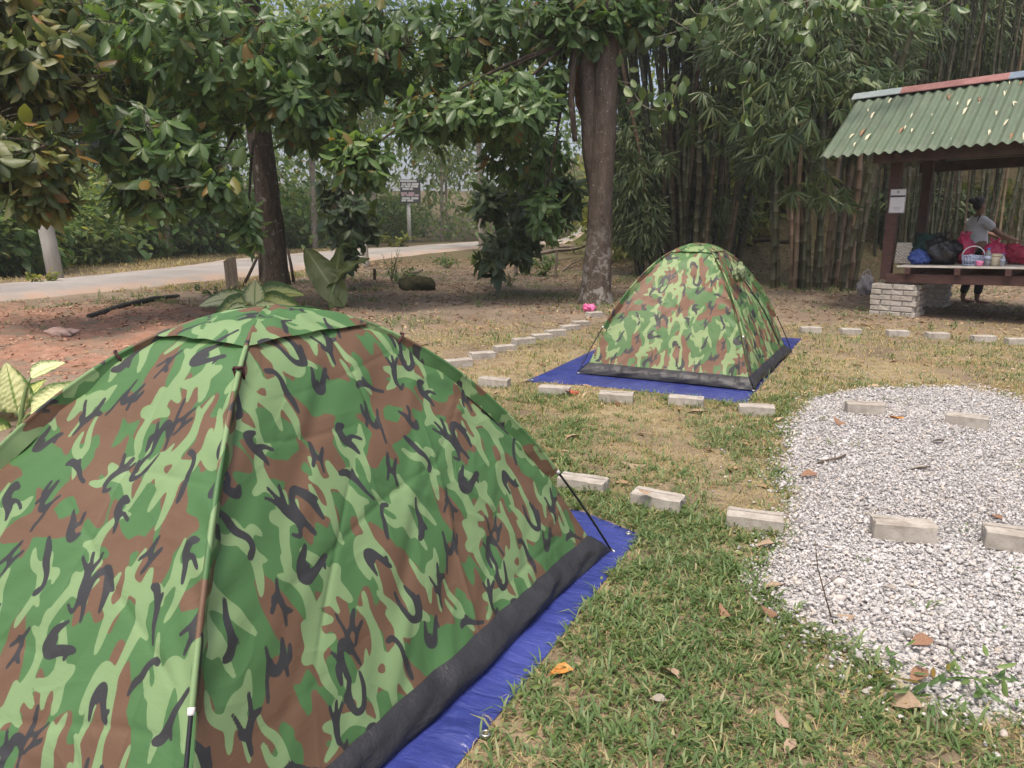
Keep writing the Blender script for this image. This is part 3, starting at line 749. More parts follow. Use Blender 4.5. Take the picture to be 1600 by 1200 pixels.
def tarp(name, label, poly, n, wr, tent_xy, rz, hw, hd, seed, eyelets):
    P = np.array(poly); c = P.mean(0)
    root = empty(name, (c[0], c[1], 0), 0, label, 'tarpaulin')
    x0, x1, y0, y1 = P[:, 0].min(), P[:, 0].max(), P[:, 1].min(), P[:, 1].max()
    # square grid mapped to the outline by shooting from the middle
    m = n
    rad = np.linspace(0, 1, m); V = []; per = resample_closed(poly, 4 * n)
    for r in rad:
        V.append(c[None] * (1 - r) + per * r)
    V = np.concatenate(V); x, y = V[:, 0], V[:, 1]
    ca, sa = math.cos(rz), math.sin(rz)
    lx = (x - tent_xy[0]) * ca + (y - tent_xy[1]) * sa; ly = -(x - tent_xy[0]) * sa + (y - tent_xy[1]) * ca
    outside = np.maximum(np.abs(lx) - hw, np.abs(ly) - hd)
    f = sstep(-0.03, 0.06, outside)
    rip = wob(lx * 5.5, ly * 1.1, 2.0, seed) if abs(hw) > 0 else 0
    rip = np.where(np.abs(ly) - hd > np.abs(lx) - hw, wob(lx * 6.0, ly * 1.0, 2.0, seed), wob(lx * 1.0, ly * 6.0, 2.0, seed + 1))
    z = hz(x, y) * f + 0.006 + f * wr * (np.maximum(rip, -0.2) + 0.5 * np.maximum(wob(x, y, 3.2, seed + 2), 0)) + 0.0
    z = z - 0.012 * sstep(0.965, 1.0, np.repeat(rad, 4 * n))
    me = np_mesh('sheet', np.c_[x - c[0], y - c[1], np.maximum(z, hz(x, y) + 0.004)], grid_faces(4 * n, m, True), True)
    add('sheet', me, root, TARP)
    for ex, ey in eyelets:
        ring = MB()
        a = np.linspace(0, 2 * PI, 15)
        ring.tube([(0.011 * math.cos(t), 0.011 * math.sin(t), 0) for t in a], 0.0035, 6, False)
        o = ring.build('eyelet', STEEL, root, True)
        o.location = (ex - c[0], ey - c[1], hzf(ex, ey) + 0.016)
    return root
def resample_closed(pl, n):
    P = np.array(list(pl) + [pl[0]], float); d = np.r_[0, np.cumsum(np.hypot(*np.diff(P, axis=0).T))]
    t = np.linspace(0, d[-1], n, endpoint=False)
    return np.c_[np.interp(t, d, P[:, 0]), np.interp(t, d, P[:, 1])]
e1 = gp(759, 1157)
tarp('blue_tarpaulin', 'wide strip of shiny blue tarpaulin under the foreground tent', near_tarp, 100, 0.013, (-0.757, 2.324), 1.062, 1.03, 0.758, 3, [(e1.x, e1.y), (0.50, 3.02)])
tarp('blue_tarpaulin', 'blue tarpaulin with a pointed left corner under the far tent', far_tarp, 70, 0.008, (1.703, 6.984), 1.083, 1.0, 0.75, 7, [(0.17, 6.18)])

# ------------------------------------------------------------------ cement bricks
M = Mat('cement_brick'); P = M.objco(); r = M.n('ObjectInfo').outputs['Random']
col = M.ramp(M.noise(14, 5, 0.65, 0.2, P), [(0.3, (0.33, 0.30, 0.26)), (0.6, (0.46, 0.425, 0.375)), (0.8, (0.55, 0.515, 0.46))])
col = M.mix(M.mapr(r, 0, 1, 0, 0.4), col, M.mix(1.0, col, (0.78, 0.75, 0.70), 'MULTIPLY'))
off = M.n('VectorMath', {0: P, 1: M.n('ObjectInfo').outputs['Location']}, operation='ADD').outputs[0]
col = M.mix(M.mapr(M.noise(9, 4, .65, .6, off), .48, .68, 0, .55), col, (.23, .20, .165))
pit = M.noise(190, 3, 0.7, 0, P)
col = M.mix(M.mapr(pit, 0.52, 0.68, 0, 0.5), col, (0.24, 0.215, 0.185))
BRICK = M.done(M.bsdf(col, 0.92, 0.2, M.bump(pit, 0.6, 0.003, M.bump(M.noise(30, 4, 0.6, 0, P), 0.4, 0.004))))
def brick_mesh(name, L, D, H, groove=True, seed=0, chip=False):
    rg = random.Random(seed); b = 0.006
    if groove: prof = [(-D / 2 + b * 0.3, 0), (-D / 2, b), (-D / 2, H - b), (-D / 2 + b, H), (D * 0.04, H), (D * 0.055, H - 0.018), (D * 0.125, H - 0.018), (D * 0.14, H), (D / 2 - b, H), (D / 2, H - b), (D / 2, b), (D / 2 - b * 0.3, 0)]
    else: prof = [(-D / 2 + b, 0), (-D / 2, b), (-D / 2, H - b), (-D / 2 + b, H), (D / 2 - b, H), (D / 2, H - b), (D / 2, b), (D / 2 - b, 0)]
    xs = [-L / 2, -L / 2 + b, -L / 4, 0, L / 4, L / 2 - b, L / 2]
    V = []
    for i, x in enumerate(xs):
        s = 0.93 if i in (0, len(xs) - 1) else 1.0
        for y, z in prof:
            V.append((x + rg.uniform(-1, 1) * 0.0015, y * s + rg.uniform(-1, 1) * 0.0018, H / 2 + (z - H / 2) * (s if groove else s) + rg.uniform(-1, 1) * 0.0018))
    n = len(prof)
    for _ in range(5):
        k = rg.randrange(len(V)); x, y, z = V[k]
        if z > H * .3: V[k] = (x * rg.uniform(.93, 1), y * rg.uniform(.86, 1), z - rg.uniform(.002, .012))
    if chip:
        for k in range(len(V) - n, len(V)):
            x, y, z = V[k]
            if z > H * 0.5: V[k] = (x - 0.035, y, z - 0.004)
    F = [(j * n + i, j * n + (i + 1) % n, (j + 1) * n + (i + 1) % n, (j + 1) * n + i) for j in range(len(xs) - 1) for i in range(n)]
    F = [q[::-1] for q in F] + [tuple(range(n)), tuple(range((len(xs) - 1) * n, len(xs) * n))[::-1]]
    me = mesh(name, V, F); me.materials.append(BRICK)
    return me
BR = [brick_mesh('brick', 0.242, 0.112, 0.078, True, i) for i in range(8)] + [brick_mesh('chipped_brick', 0.242, 0.112, 0.078, True, 9, True)]
nth = ['nearest', 'second nearest', 'third nearest', 'fourth nearest', 'fifth nearest', 'sixth nearest', 'seventh nearest', 'eighth nearest', 'farthest']
left_n = ['leftmost', 'second from the left', 'third from the left', 'fourth from the left', 'fifth from the left', 'rightmost']
BK = []
for i, (px, py, a) in enumerate([(716, 575, .45), (753, 561, .45), (789, 550, .5), (818, 540, .5), (846, 531, .5), (868, 525, .55), (891, 517, .6), (907, 510, .6), (929, 497, .6)]):
    BK.append((px, py, a, '%s brick in the receding row left of the far tent' % nth[i], 'bricks in the receding row left of the far tent', 1))
for i, (px, py, a) in enumerate([(772, 606, -.28), (867, 619, -.22), (964, 632, -.20), (1074, 636, -.30), (1185, 649, -.22)]):
    BK.append((px, py, a, '%s brick in front of the far blue tarp' % (left_n[i] if i < 4 else 'rightmost'), 'bricks along the front of the far tarp', 0))
for i, (px, py, a, l) in enumerate([(912, 768, -.40, 'brick half hidden behind the foreground tent pole, in the grass'), (1030, 797, -.48, 'brick in the grass with a dead leaf on its top'), (1184, 830, -.32, 'brick where the grass meets the white gravel, nearest the lawn'),
                                      (1420, 850, -.28, 'chipped brick on the white gravel, nearest the camera'), (1600, 868, -.40, 'brick on the gravel cut off by the right edge, nearest row')]):
    BK.append((px, py, a, l, 'bricks in the nearest row', 0))
for i, (px, py, a, l) in enumerate([(1355, 650, -.18, 'brick lying square on the far part of the gravel'), (1517, 670, -.62, 'brick lying askew at the far right of the gravel')]):
    BK.append((px, py, a, l, 'bricks on the far gravel', 0))
for i, (px, py, a) in enumerate([(1268, 521, -.03), (1331, 523, 0), (1405, 527, -.04), (1467, 530, .0), (1540, 534, -.07), (1594, 538, -.05)]):
    BK.append((px, py, a, '%s brick in the row before the pavilion' % left_n[i], 'bricks in the row before the pavilion', 0))
skirt = []
for i, (px, py, a, l, g, _) in enumerate(BK):
    p = gp(px, py)
    me = BR[8] if 'chipped' in l else BR[i % 8]
    o = add('cement_brick', me)
    yaw = a + (-0.0 if 'square' in l else 0)
    p = p + Vector((0, 0.05, 0))
    o.location = (p.x, p.y, hzf(p.x, p.y) - 0.003 - random.uniform(.002, .014) + (0.016 if inpoly(np.array([p.x]), np.array([p.y]), gravel_poly)[0] else 0))
    o.rotation_euler = (random.uniform(-.03, .03), random.uniform(-.02, .02), yaw)
    s = 1.0 + random.uniform(-.03, .03)
    o.scale = (s, 1, 1)
    tag(o, l, 'brick', g)
    if p.y < 6.0 and not inpoly(np.array([p.x]), np.array([p.y]), gravel_poly)[0]:
        for _ in range(26):
            q = o.location + Matrix.Rotation(yaw, 3, 'Z') @ Vector((random.uniform(-.16, .16), random.choice((-1, -1, 1)) * random.uniform(.062, .085), 0)); skirt.append((q.x, q.y))
skirt = np.array(skirt)
tag(tufts('brick_grass', skirt[:, 0], skirt[:, 1], (4, 7), (0.025, 0.06), (0.003, 0.006), 0.012, np.random.default_rng(6), GRASS, (.4, 1.1)), 'grass blades growing against the sides of the bricks', 'grass')

# ------------------------------------------------------------------ leaves
def leaf_template(st, hw, droop, fold, wave=0.0):
    V = []; rows = []
    for s, w in zip(st, hw):
        z = -droop * s * s
        if w == 0: rows.append([len(V)]); V.append((0, s, z))
        else:
            rows.append([len(V), len(V) + 1, len(V) + 2])
            e = z - fold * w + wave * math.sin(s * 17)
            V += [(-w, s, e), (0, s, z), (w, s, z - fold * w - wave * math.sin(s * 17))]
    F = []
    for a, b in zip(rows[:-1], rows[1:]):
        if len(a) == 1: F += [(a[0], b[1], b[0]), (a[0], b[2], b[1])]
        elif len(b) == 1: F += [(a[0], a[1], b[0]), (a[1], a[2], b[0])]
        else: F += [(a[0], a[1], b[1]), (a[0], b[1], b[0]), (a[1], a[2], b[2]), (a[1], b[2], b[1])]
    return np.array(V), np.array(F)
BROAD_HI = [leaf_template((0, .08, .25, .5, .75, .92, 1), (0, .16, .40, .50, .38, .14, 0), d, f, .02) for d, f in ((.16, .25), (.30, .10), (.05, .40), (.42, .2))]
BROAD_LO = leaf_template((0, .3, .68, 1), (0, .44, .44, 0), .22, .22)
LANCE_LO = leaf_template((0, .3, 1), (0, .5, 0), .25, .15)
RHOMB = (np.array([(0, 0, 0), (-.5, .42, -.06), (.5, .42, .02), (0, 1, -.22)]), np.array([(0, 2, 1), (1, 2, 3)]))
LANCE_HI = leaf_template((0, .12, .4, .75, 1), (0, .36, .5, .3, 0), .32, .25)
def unit(a): return a / (np.linalg.norm(a, axis=-1, keepdims=True) + 1e-9)
def leaf_frames(D, N):
    D = unit(D); N = N - D * (N * D).sum(1)[:, None]; N = unit(N)
    return D, np.cross(D, N), N
def leaf_mass(name, P, D, N, L, W, tmpl, m, parent=None):
    TV, TF = tmpl; n = len(P)
    D, S, N = leaf_frames(D, N)
    V = P[:, None] + (D * L[:, None])[:, None] * TV[None, :, 1:2] + (S * W[:, None])[:, None] * TV[None, :, 0:1] + (N * L[:, None])[:, None] * TV[None, :, 2:3]
    F = TF[None] + (np.arange(n) * len(TV))[:, None, None]
    return tag(add(name, np_mesh(name, V.reshape(-1, 3), F.reshape(-1, 3), True), parent, m), kind='stuff')
def project(P):
    d = P - np.array([0, 0, CAM_H])
    Z = d[:, 1] * _ct - d[:, 2] * _st; U = d[:, 1] * _st + d[:, 2] * _ct
    Zs = np.maximum(Z, 0.1)
    return 800 + d[:, 0] / Zs * CAM_F, 600 - U / Zs * CAM_F, Z
def biggest(P, D, L, n):
    """the n leaves that show largest in the picture"""
    px, py, Z = project(P)
    px2, py2, _ = project(P + unit(D) * L[:, None])
    s = np.hypot(px2 - px, py2 - py) + 12 * L / Z * 60
    s[(px < -10) | (px > 1610) | (py < -10) | (Z < 0.5)] = -1
    o = np.argsort(-s)
    k = np.zeros(len(P), bool); k[o[:n]] = True
    k &= s > 0
    return k
def leaf_objects(name, P, D, N, L, W, meshes, parent, rng, origin=None):
    D, S, N = leaf_frames(D, N)
    o3 = np.zeros(3) if origin is None else np.array(origin)
    for i in range(len(P)):
        o = bpy.data.objects.new(name, meshes[int(rng.integers(len(meshes)))])
        COL.objects.link(o); o.parent = parent
        q = P[i] - o3
        o.matrix_local = Matrix(((S[i, 0] * W[i], D[i, 0] * L[i], N[i, 0] * L[i], q[0]), (S[i, 1] * W[i], D[i, 1] * L[i], N[i, 1] * L[i], q[1]), (S[i, 2] * W[i], D[i, 2] * L[i], N[i, 2] * L[i], q[2]), (0, 0, 0, 1)))
def ellipsoid(c, r, n, rng, hollow=0.35):
    d = unit(rng.normal(0, 1, (n, 3))); q = (hollow ** 3 + (1 - hollow ** 3) * rng.uniform(0, 1, n)) ** (1 / 3)
    return np.array(c)[None] + d * q[:, None] * np.array(r)[None], d
def bez(a, b, bend, n=8):
    a, b = Vector(a), Vector(b); m = (a + b) / 2 + Vector(bend)
    return [a * (1 - t) ** 2 + m * 2 * t * (1 - t) + b * t * t for t in [i / (n - 1) for i in range(n)]]

M = Mat('dark_bark'); P = M.objco()
v = M.n('Mapping', {'Vector': P, 'Scale': (1, 1, 0.25)}).outputs[0]
nb = M.noise(16, 5, 0.65, 0.8, v)
col = M.ramp(nb, [(0.3, (0.030, 0.023, 0.017)), (0.55, (0.075, 0.057, 0.042)), (0.8, (0.16, 0.135, 0.105))])
col = M.mix(M.mapr(M.noise(9, 4, 0.6, 0.5, P), 0.62, 0.68, 0, 0.65), col, (0.30, 0.29, 0.24))
BARK_DARK = M.done(M.bsdf(col, 0.92, 0.15, M.bump(nb, 0.9, 0.03)))
M = Mat('red_brown_bark'); P = M.objco()
v = M.n('Mapping', {'Vector': P, 'Scale': (1, 1, 0.35)}).outputs[0]
nb = M.noise(11, 6, 0.68, 0.8, v)
col = M.ramp(nb, [(0.25, (0.042, 0.032, 0.025)), (0.5, (0.088, 0.069, 0.054)), (0.78, (0.155, 0.126, 0.100))])
zz = M.n('SeparateXYZ', {0: P}).outputs[2]
lich = M.math('MULTIPLY', M.mapr(M.noise(7, 5, 0.65, 0.6, P), 0.50, 0.56), M.mapr(zz, 1.5, 0.4), True)
col = M.mix(M.math('MULTIPLY', lich, 0.6), col, (0.34, 0.325, 0.29))
col = M.mix(M.mapr(M.noise(38, 3, 0.6, 0, P), 0.66, 0.70, 0, 0.7), col, (0.50, 0.47, 0.42))
BARK_RED = M.done(M.bsdf(col, 0.9, 0.15, M.bump(nb, 0.8, 0.025)))
BARK_PALE = simple('pale_bark', (0.16, 0.13, 0.10), (0.40, 0.36, 0.30), 6, 0.9, 0.15, 0.6, 0.02)
TWIG = simple('twig', (0.07, 0.05, 0.035), (0.16, 0.12, 0.085), 12, 0.85, 0.2)
LEAF_GREEN = leaf_mat('mango_leaf', [(0.0, (0.062, 0.125, 0.042)), (0.4, (0.100, 0.185, 0.062)), (0.72, (0.140, 0.235, 0.084)), (0.94, (0.190, 0.280, 0.100)), (0.97, (0.20, 0.19, 0.05)), (1.0, (0.27, 0.17, 0.05))], 0.37, 0.48, 0.6)
LEAF_DARK = leaf_mat('dark_leaf', [(0.0, (0.040, 0.075, 0.028)), (0.5, (0.068, 0.115, 0.042)), (1.0, (0.105, 0.160, 0.060))], 0.40, 0.32, 0.55)
LEAF_YELLOW = leaf_mat('yellowing_leaf', [(0.0, (0.040, 0.072, 0.022)), (0.4, (0.085, 0.120, 0.032)), (0.7, (0.150, 0.170, 0.045)), (0.92, (0.21, 0.185, 0.048)), (1.0, (0.24, 0.130, 0.040))], 0.42, 0.38, 0.45)
LEAF_BAMBOO = leaf_mat('bamboo_leaf', [(0.0, (0.055, 0.095, 0.040)), (0.5, (0.095, 0.150, 0.062)), (0.85, (0.140, 0.200, 0.088)), (1.0, (0.20, 0.23, 0.105))], 0.42, 0.38, 0.5)
LEAF_FAR = leaf_mat('far_leaf', [(0.0, (0.090, 0.150, 0.050)), (0.5, (0.150, 0.220, 0.080)), (0.85, (0.22, 0.29, 0.120)), (1.0, (0.32, 0.34, 0.15))], 0.55, 0.45, 0.3)
LEAF_LIME = leaf_mat('lime_bamboo_leaf', [(0.0, (0.085, 0.120, 0.025)), (0.5, (0.150, 0.185, 0.040)), (1.0, (0.26, 0.27, 0.080))], 0.5, 0.45, 0.3)
def tmesh(name, t, m):
    me = np_mesh(name, t[0], t[1], True); me.materials.append(m); return me
BROADS = {m.name: [tmesh('leaf', t, m) for t in BROAD_HI] for m in (LEAF_GREEN, LEAF_DARK, LEAF_YELLOW)}

def grow(tree, blobs, m, rng, leaf_len, nl=(5, 9), origin=(0, 0, 0), hubs=None, nobj=300, wratio=(0.40, 0.52), twig_r=0.004, limb_r=0.05, dense=2.3):
    """leaf rosettes on twigs filling the blobs; a limb runs from a hub to each blob"""
    P = []; D = []; N = []; L = []
    wood = MB(); o3 = Vector(origin)
    for bi, (c, r, n) in enumerate(blobs):
        c = Vector(c); n = int(n * dense)
        hub = min(hubs, key=lambda h: (Vector(h) - c).length) if hubs else None
        pts, d = ellipsoid(c, r, n, rng)
        if hub is not None:
            Lb = (Vector(hub) - c).length
            wood.tube([p - o3 for p in bez(hub, c, (0, 0, 0.10 * Lb), 9)], list(np.linspace(limb_r, limb_r * 0.4, 9)), 7)
        subs = [c + Vector(rng.normal(0, 0.45, 3) * np.array(r)) for _ in range(max(2, n // 9))]
        for s in subs:
            wood.tube([p - o3 for p in bez(c, s, Vector(rng.normal(0, 0.08, 3)), 5)], list(np.linspace(limb_r * 0.4, twig_r * 1.6, 5)), 5)
        for i in range(n):
            p = Vector(pts[i]); s = min(subs, key=lambda q: (q - p).length)
            wood.tube([q - o3 for q in bez(s, p, Vector(rng.normal(0, 0.06, 3)) + Vector((0, 0, 0.06)), 4)], [twig_r * 1.3, twig_r, twig_r * .8, twig_r * .6], 4, False)
            k = int(rng.integers(nl[0], nl[1] + 1))
            axis_ = unit(d[i] * np.array([1, 1, 0.4]) + np.array([0, 0, 0.15]) + rng.normal(0, 0.35, 3))
            a = unit(np.cross(axis_, np.array([0.3, 0.2, 1.0]))); b = np.cross(axis_, a)
            ph = rng.uniform(0, 2 * PI)
            for j in range(k):
                q = ph + j * 2.4 + rng.normal(0, 0.2)
                rad = a * math.cos(q) + b * math.sin(q)
                dr = unit(axis_ * rng.uniform(0.1, 0.7) + rad * 0.9 + np.array([0, 0, -rng.uniform(0.25, 1.0)]))
                nn = np.array([0, -0.25, 1.0]) + axis_ * 0.7 + rng.normal(0, 0.25, 3)
                l = rng.uniform(*leaf_len) * (0.55 + 0.5 * rng.random())
                P.append(np.array(p) - axis_ * rng.uniform(0, 0.16) + dr * 0.012); D.append(dr); N.append(nn); L.append(l)
    P, D, N, L = map(np.array, (P, D, N, L)); W = L * rng.uniform(*wratio, len(L))
    big = biggest(P, D, L, nobj)
    leaf_objects('leaf', P[big], D[big], N[big], L[big], W[big], BROADS[m.name], tree, rng, origin)
    leaf_mass('foliage', P[~big] - np.array(origin), D[~big], N[~big], L[~big], W[~big], BROAD_LO, m, tree)
    wood.build('branches', TWIG if limb_r < 0.03 else BARK_DARK, tree, True)
def trunk(tree, path, m, origin, n=14, lump=0.06, name='trunk', seed=1):
    o = Vector(origin)
    pts = [Vector(p[:3]) - o for p in path]; rad = [p[3] for p in path]
    # refine
    Q = []; R = []
    for i in range(len(pts) - 1):
        for k in range(8):
            t = k / 8; Q.append(pts[i].lerp(pts[i + 1], t)); R.append(rad[i] * (1 - t) + rad[i + 1] * t)
    Q.append(pts[-1]); R.append(rad[-1])
    b = MB().tube(Q, R, n)
    V = np.array(b.v); k = np.arange(len(V)) // n
    C = np.array([tuple(Q[i]) for i in k]); d = V - C
    V = C + d * (1 + lump * wob(np.arctan2(d[:, 1], d[:, 0]) * 1.2, V[:, 2] * 0.8, 1.3, seed))[:, None]
    b.v = [tuple(q) for q in V]
    return b.build(name, m, tree, True)

rng = np.random.default_rng(17)
# mango tree with the dark trunk beside the road
b = gpt(432, 446)
tA = empty('mango_tree', b, 0, 'leafy mango tree with dark lichened trunk beside the road post', 'tree')
trunk(tA, [(b.x, b.y, b.z - .1, .33), (b.x, b.y, b.z + .35, .255), (b.x - .05, b.y, 1.6, .24), (b.x - .12, b.y - .1, 3.4, .24), (b.x - .1, b.y - .3, 5.2, .22), (b.x, b.y - .6, 7.5, .12)], BARK_DARK, b, 16, 0.09)
hA = [(b.x - .1, b.y - .2, 4.0), (b.x - .12, b.y - .1, 3.2), (b.x - .1, b.y - .3, 5.2), (b.x, b.y - .5, 6.8)]
grow(tA, [(at(330, 70, 10.0), (1.35, 1.5, .75), 75), (at(255, 225, 9.6), (.95, .9, .50), 62), (at(235, 300, 9.3), (.5, .5, .28), 16), (at(388, 350, 10.0), (.22, .3, .30), 8), (at(335, 285, 9.6), (.45, .4, .3), 18), (at(440, 150, 10.2), (.5, .5, .45), 24), (at(180, 160, 10.2), (.5, .6, .5), 22), (at(480, 190, 10.6), (.5, .5, .4), 18),
          (at(500, 90, 11.0), (1.1, 1.3, .8), 62), (at(150, 60, 10.5), (.9, 1.2, .7), 44), (at(510, 200, 12.5), (.7, .9, .5), 24), (at(325, 150, 11.5), (1.0, .9, .6), 40),
          (at(320, -230, 12), (2.8, 2.6, 1.3), 45), (at(520, -330, 14), (2.6, 2.6, 1.4), 40)], LEAF_GREEN, rng, (.20, .34), origin=b, hubs=hA, limb_r=.035)
# big double trunked tree
b = gpt(931, 474)
tB = empty('forked_tree', b, 0, 'big forked tree with red brown lichened trunk left of the far tent', 'tree')
z3 = at(925, 40, 12.4)
trunk(tB, [(b.x, b.y, b.z - .1, .31), (b.x, b.y, b.z + .22, .24), (b.x + .02, b.y, 1.1, .20), (b.x + .06, b.y, 2.3, .19), (b.x + .08, b.y, 3.4, .175), (b.x + .10, b.y, 5.2, .17), (b.x + .3, b.y + .2, 8, .15)], BARK_RED, b, 18, 0.07)
trunk(tB, [(b.x + .0, b.y + .08, 1.5, .10), (b.x - .12, b.y + .08, 2.4, .135), (b.x - .21, b.y + .1, 3.8, .145), (b.x - .34, b.y + .1, 5.6, .15), (b.x - 1.0, b.y, 8, .1)], BARK_RED, b, 14, 0.10, 'fork', 3)
trunk(tB, [(b.x - .40, b.y - .2, 2.5, .04), (b.x - .47, b.y - .22, 3.1, .05), (b.x - .43, b.y - .2, 3.8, .045), (b.x - .50, b.y - .2, 5.0, .04)], BARK_DARK, b, 8, 0.05, 'side_stem', 4)
hB = [(b.x - .4, b.y + .1, 4.0), (b.x + .06, b.y, 4.4), (b.x - .7, b.y + .1, 5.6), (b.x + .2, b.y + .1, 6.5)]
# peeled slab of bark between the trunks
pk = MB(); p = at(905, 150, 12.05)
pk.raw([(p.x - .10 - b.x, p.y - b.y, p.z + .55 - b.z), (p.x + .12 - b.x, p.y - .03 - b.y, p.z + .5 - b.z), (p.x + .16 - b.x, p.y - .04 - b.y, p.z - .15 - b.z), (p.x + .10 - b.x, p.y - .06 - b.y, p.z - .5 - b.z), (p.x - .06 - b.x, p.y - .03 - b.y, p.z - .1 - b.z),
        (p.x - .10 - b.x, p.y + .06 - b.y, p.z + .55 - b.z), (p.x + .12 - b.x, p.y + .05 - b.y, p.z + .5 - b.z), (p.x + .16 - b.x, p.y + .03 - b.y, p.z - .15 - b.z), (p.x + .10 - b.x, p.y - b.y, p.z - .5 - b.z), (p.x - .06 - b.x, p.y + .05 - b.y, p.z - .1 - b.z)],
       [(4, 3, 2, 1, 0), (5, 6, 7, 8, 9), (0, 1, 6, 5), (1, 2, 7, 6), (2, 3, 8, 7), (3, 4, 9, 8), (4, 0, 5, 9)]).build('peeling_bark', simple('peeling_bark', (.16, .075, .04), (.30, .15, .085), 9, .9, .15, .6, .02), tB)
grow(tB, [(at(620, 75, 11.2), (1.1, 1.2, .8), 66), (at(562, 245, 10.4), (.48, .5, .36), 30), (at(690, 180, 10.8), (.8, .7, .40), 44), (at(790, 165, 11.0), (.75, .8, .5), 46), (at(760, 60, 11.8), (1.0, 1.1, .7), 52), (at(850, 40, 12.4), (.8, .8, .5), 26),
          (at(820, 240, 12.2), (.8, .7, .5), 34), (at(905, 25, 11.2), (.75, .4, .38), 44), (at(985, 20, 11.4), (.6, .5, .38), 30), (at(865, 130, 11.6), (.25, .35, .45), 16), (at(850, 330, 11.8), (.35, .4, .5), 16), ((-3, 11.2, 8), (2.4, 2.2, 1), 70), ((.5, 11.5, 8.4), (2.4, 2.2, 1), 75), ((-6, 13, 8), (2.4, 2.2, 1), 60), ((-2.6, 14.6, 8.8), (2.6, 2.2, 1), 65), (at(760, -230, 13), (2.6, 2.6, 1.4), 50), (at(1050, -260, 13.5), (2.4, 2.6, 1.2), 25)], LEAF_GREEN, rng, (.19, .32), origin=b, hubs=hB, limb_r=.032)  # high blobs given as plain coordinates are unseen canopy, added to shade the ground
# dark leaved sapling right of the road bend
b = gpt(806, 430)
tC = empty('young_tree', b, 0, 'young tree with pale stem and dark drooping leaves left of the forked tree', 'tree')
trunk(tC, [(b.x, b.y, b.z - .05, .05), (b.x, b.y, 1.2, .045), (b.x - .03, b.y, 2.4, .04), (b.x, b.y, 4.4, .025)], BARK_PALE, b, 8, 0.05)
hC = [(b.x, b.y, 1.6), (b.x - .03, b.y, 2.4), (b.x, b.y, 3.5)]
grow(tC, [(at(850, 310, 13.5), (.75, .8, .6), 34), (at(800, 380, 14), (.6, .7, .35), 22), (at(765, 310, 14.5), (.4, .5, .5), 14), (at(765, 410, 13.6), (.28, .28, .18), 7)], LEAF_DARK, rng, (.24, .38), origin=b, hubs=hC, limb_r=.022, nobj=220)
# dark hanging bough in the middle
b = gpt(572, 416)
tE = empty('young_tree', b, 0, 'young tree with a white bent stem behind the elephant ear plant', 'tree')
trunk(tE, [(b.x, b.y, b.z - .05, .11), (b.x - .05, b.y, .9, .10), (b.x - .25, b.y, 1.6, .10), (b.x - .30, b.y, 2.3, .085), (b.x - .1, b.y, 3.6, .06)], simple('white_bark', (.30, .27, .22), (.52, .49, .43), 7, .9, .15, .5, .02), b, 10, .06)
grow(tE, [(at(552, 345, 15), (.6, .7, .42), 24), (at(540, 395, 14.5), (.22, .25, .35), 8), (at(535, 300, 16), (.6, .6, .5), 16)], LEAF_DARK, rng, (.24, .38), origin=b, hubs=[(b.x - .25, b.y, 1.6), (b.x - .3, b.y, 2.3)], limb_r=.025, nobj=160)
# yellowing tree reaching in from the left
b = Vector((-7.4, 8.2, hzf(-7.4, 8.2)))
tD = empty('yellowing_tree', b, 0, 'tree with yellowing brown tipped leaves reaching in at the left edge', 'tree')
trunk(tD, [(b.x, b.y, b.z - .1, .24), (b.x, b.y, 1.2, .19), (b.x + .2, b.y, 3.0, .17), (b.x + .3, b.y, 6.0, .09)], BARK_DARK, b, 12, .08)
grow(tD, [(at(40, 240, 8.0), (.55, .7, .50), 42), (at(55, 110, 8.3), (.75, .8, .5), 52), (at(30, 20, 8.5), (.7, .8, .45), 40), (at(60, 310, 8.0), (.32, .4, .16), 10), (at(-60, 180, 8.2), (.6, .8, .8), 34), (at(20, -200, 9), (1.6, 1.6, .9), 30)],
     LEAF_YELLOW, rng, (.20, .31), origin=b, hubs=[(b.x + .2, b.y, 3.0), (b.x + .25, b.y, 4.2)], limb_r=.03)

# ------------------------------------------------------------------ bamboo
M = Mat('bamboo_culm'); P = M.objco(); r = M.n('ObjectInfo').outputs['Random']
zz = M.n('SeparateXYZ', {0: P}).outputs[2]
col = M.ramp(r, [(0.0, (0.030, 0.038, 0.020)), (0.45, (0.050, 0.055, 0.028)), (0.75, (0.080, 0.068, 0.040)), (0.92, (0.14, 0.096, 0.058)), (1.0, (0.19, 0.15, 0.09))])
col = M.mix(M.mapr(M.noise(3.5, 4, 0.6, 0.3, M.n('Mapping', {'Vector': P, 'Scale': (2, 2, .5)}).outputs[0]), 0.35, 0.7, 0, 0.7), col, M.mix(1.0, col, (0.45, 0.42, 0.40), 'MULTIPLY'))
nodez = M.math('FRACT', M.math('DIVIDE', zz, 0.34))
col = M.mix(M.mapr(nodez, 0.90, 0.97, 0, 0.35), col, (0.30, 0.27, 0.20))
CULM = M.done(M.bsdf(col, 0.55, 0.35))
def culm_mesh(seed, H, r, bendx):
    b = MB(); pts = []; rad = []; k = 0; z = -0.1
    n = int(H / 0.34)
    for i in range(n):
        z0 = i * 0.34
        for dz, f in ((0.0, 1.10), (0.02, 0.97), (0.31, 0.96), (0.33, 1.06)):
            t = (z0 + dz) / H
            pts.append((bendx * t * t * H * 0.35 + 0.01 * math.sin(seed + i), 0.01 * math.cos(seed * 2 + i), z0 + dz)); rad.append(r * f * (1 - 0.45 * t))
    b.tube(pts, rad, 7, False)
    return b.data('culm', CULM, True)
CULM_RED = CULM.copy(); CULM_RED.name = 'reddish_bamboo_culm'
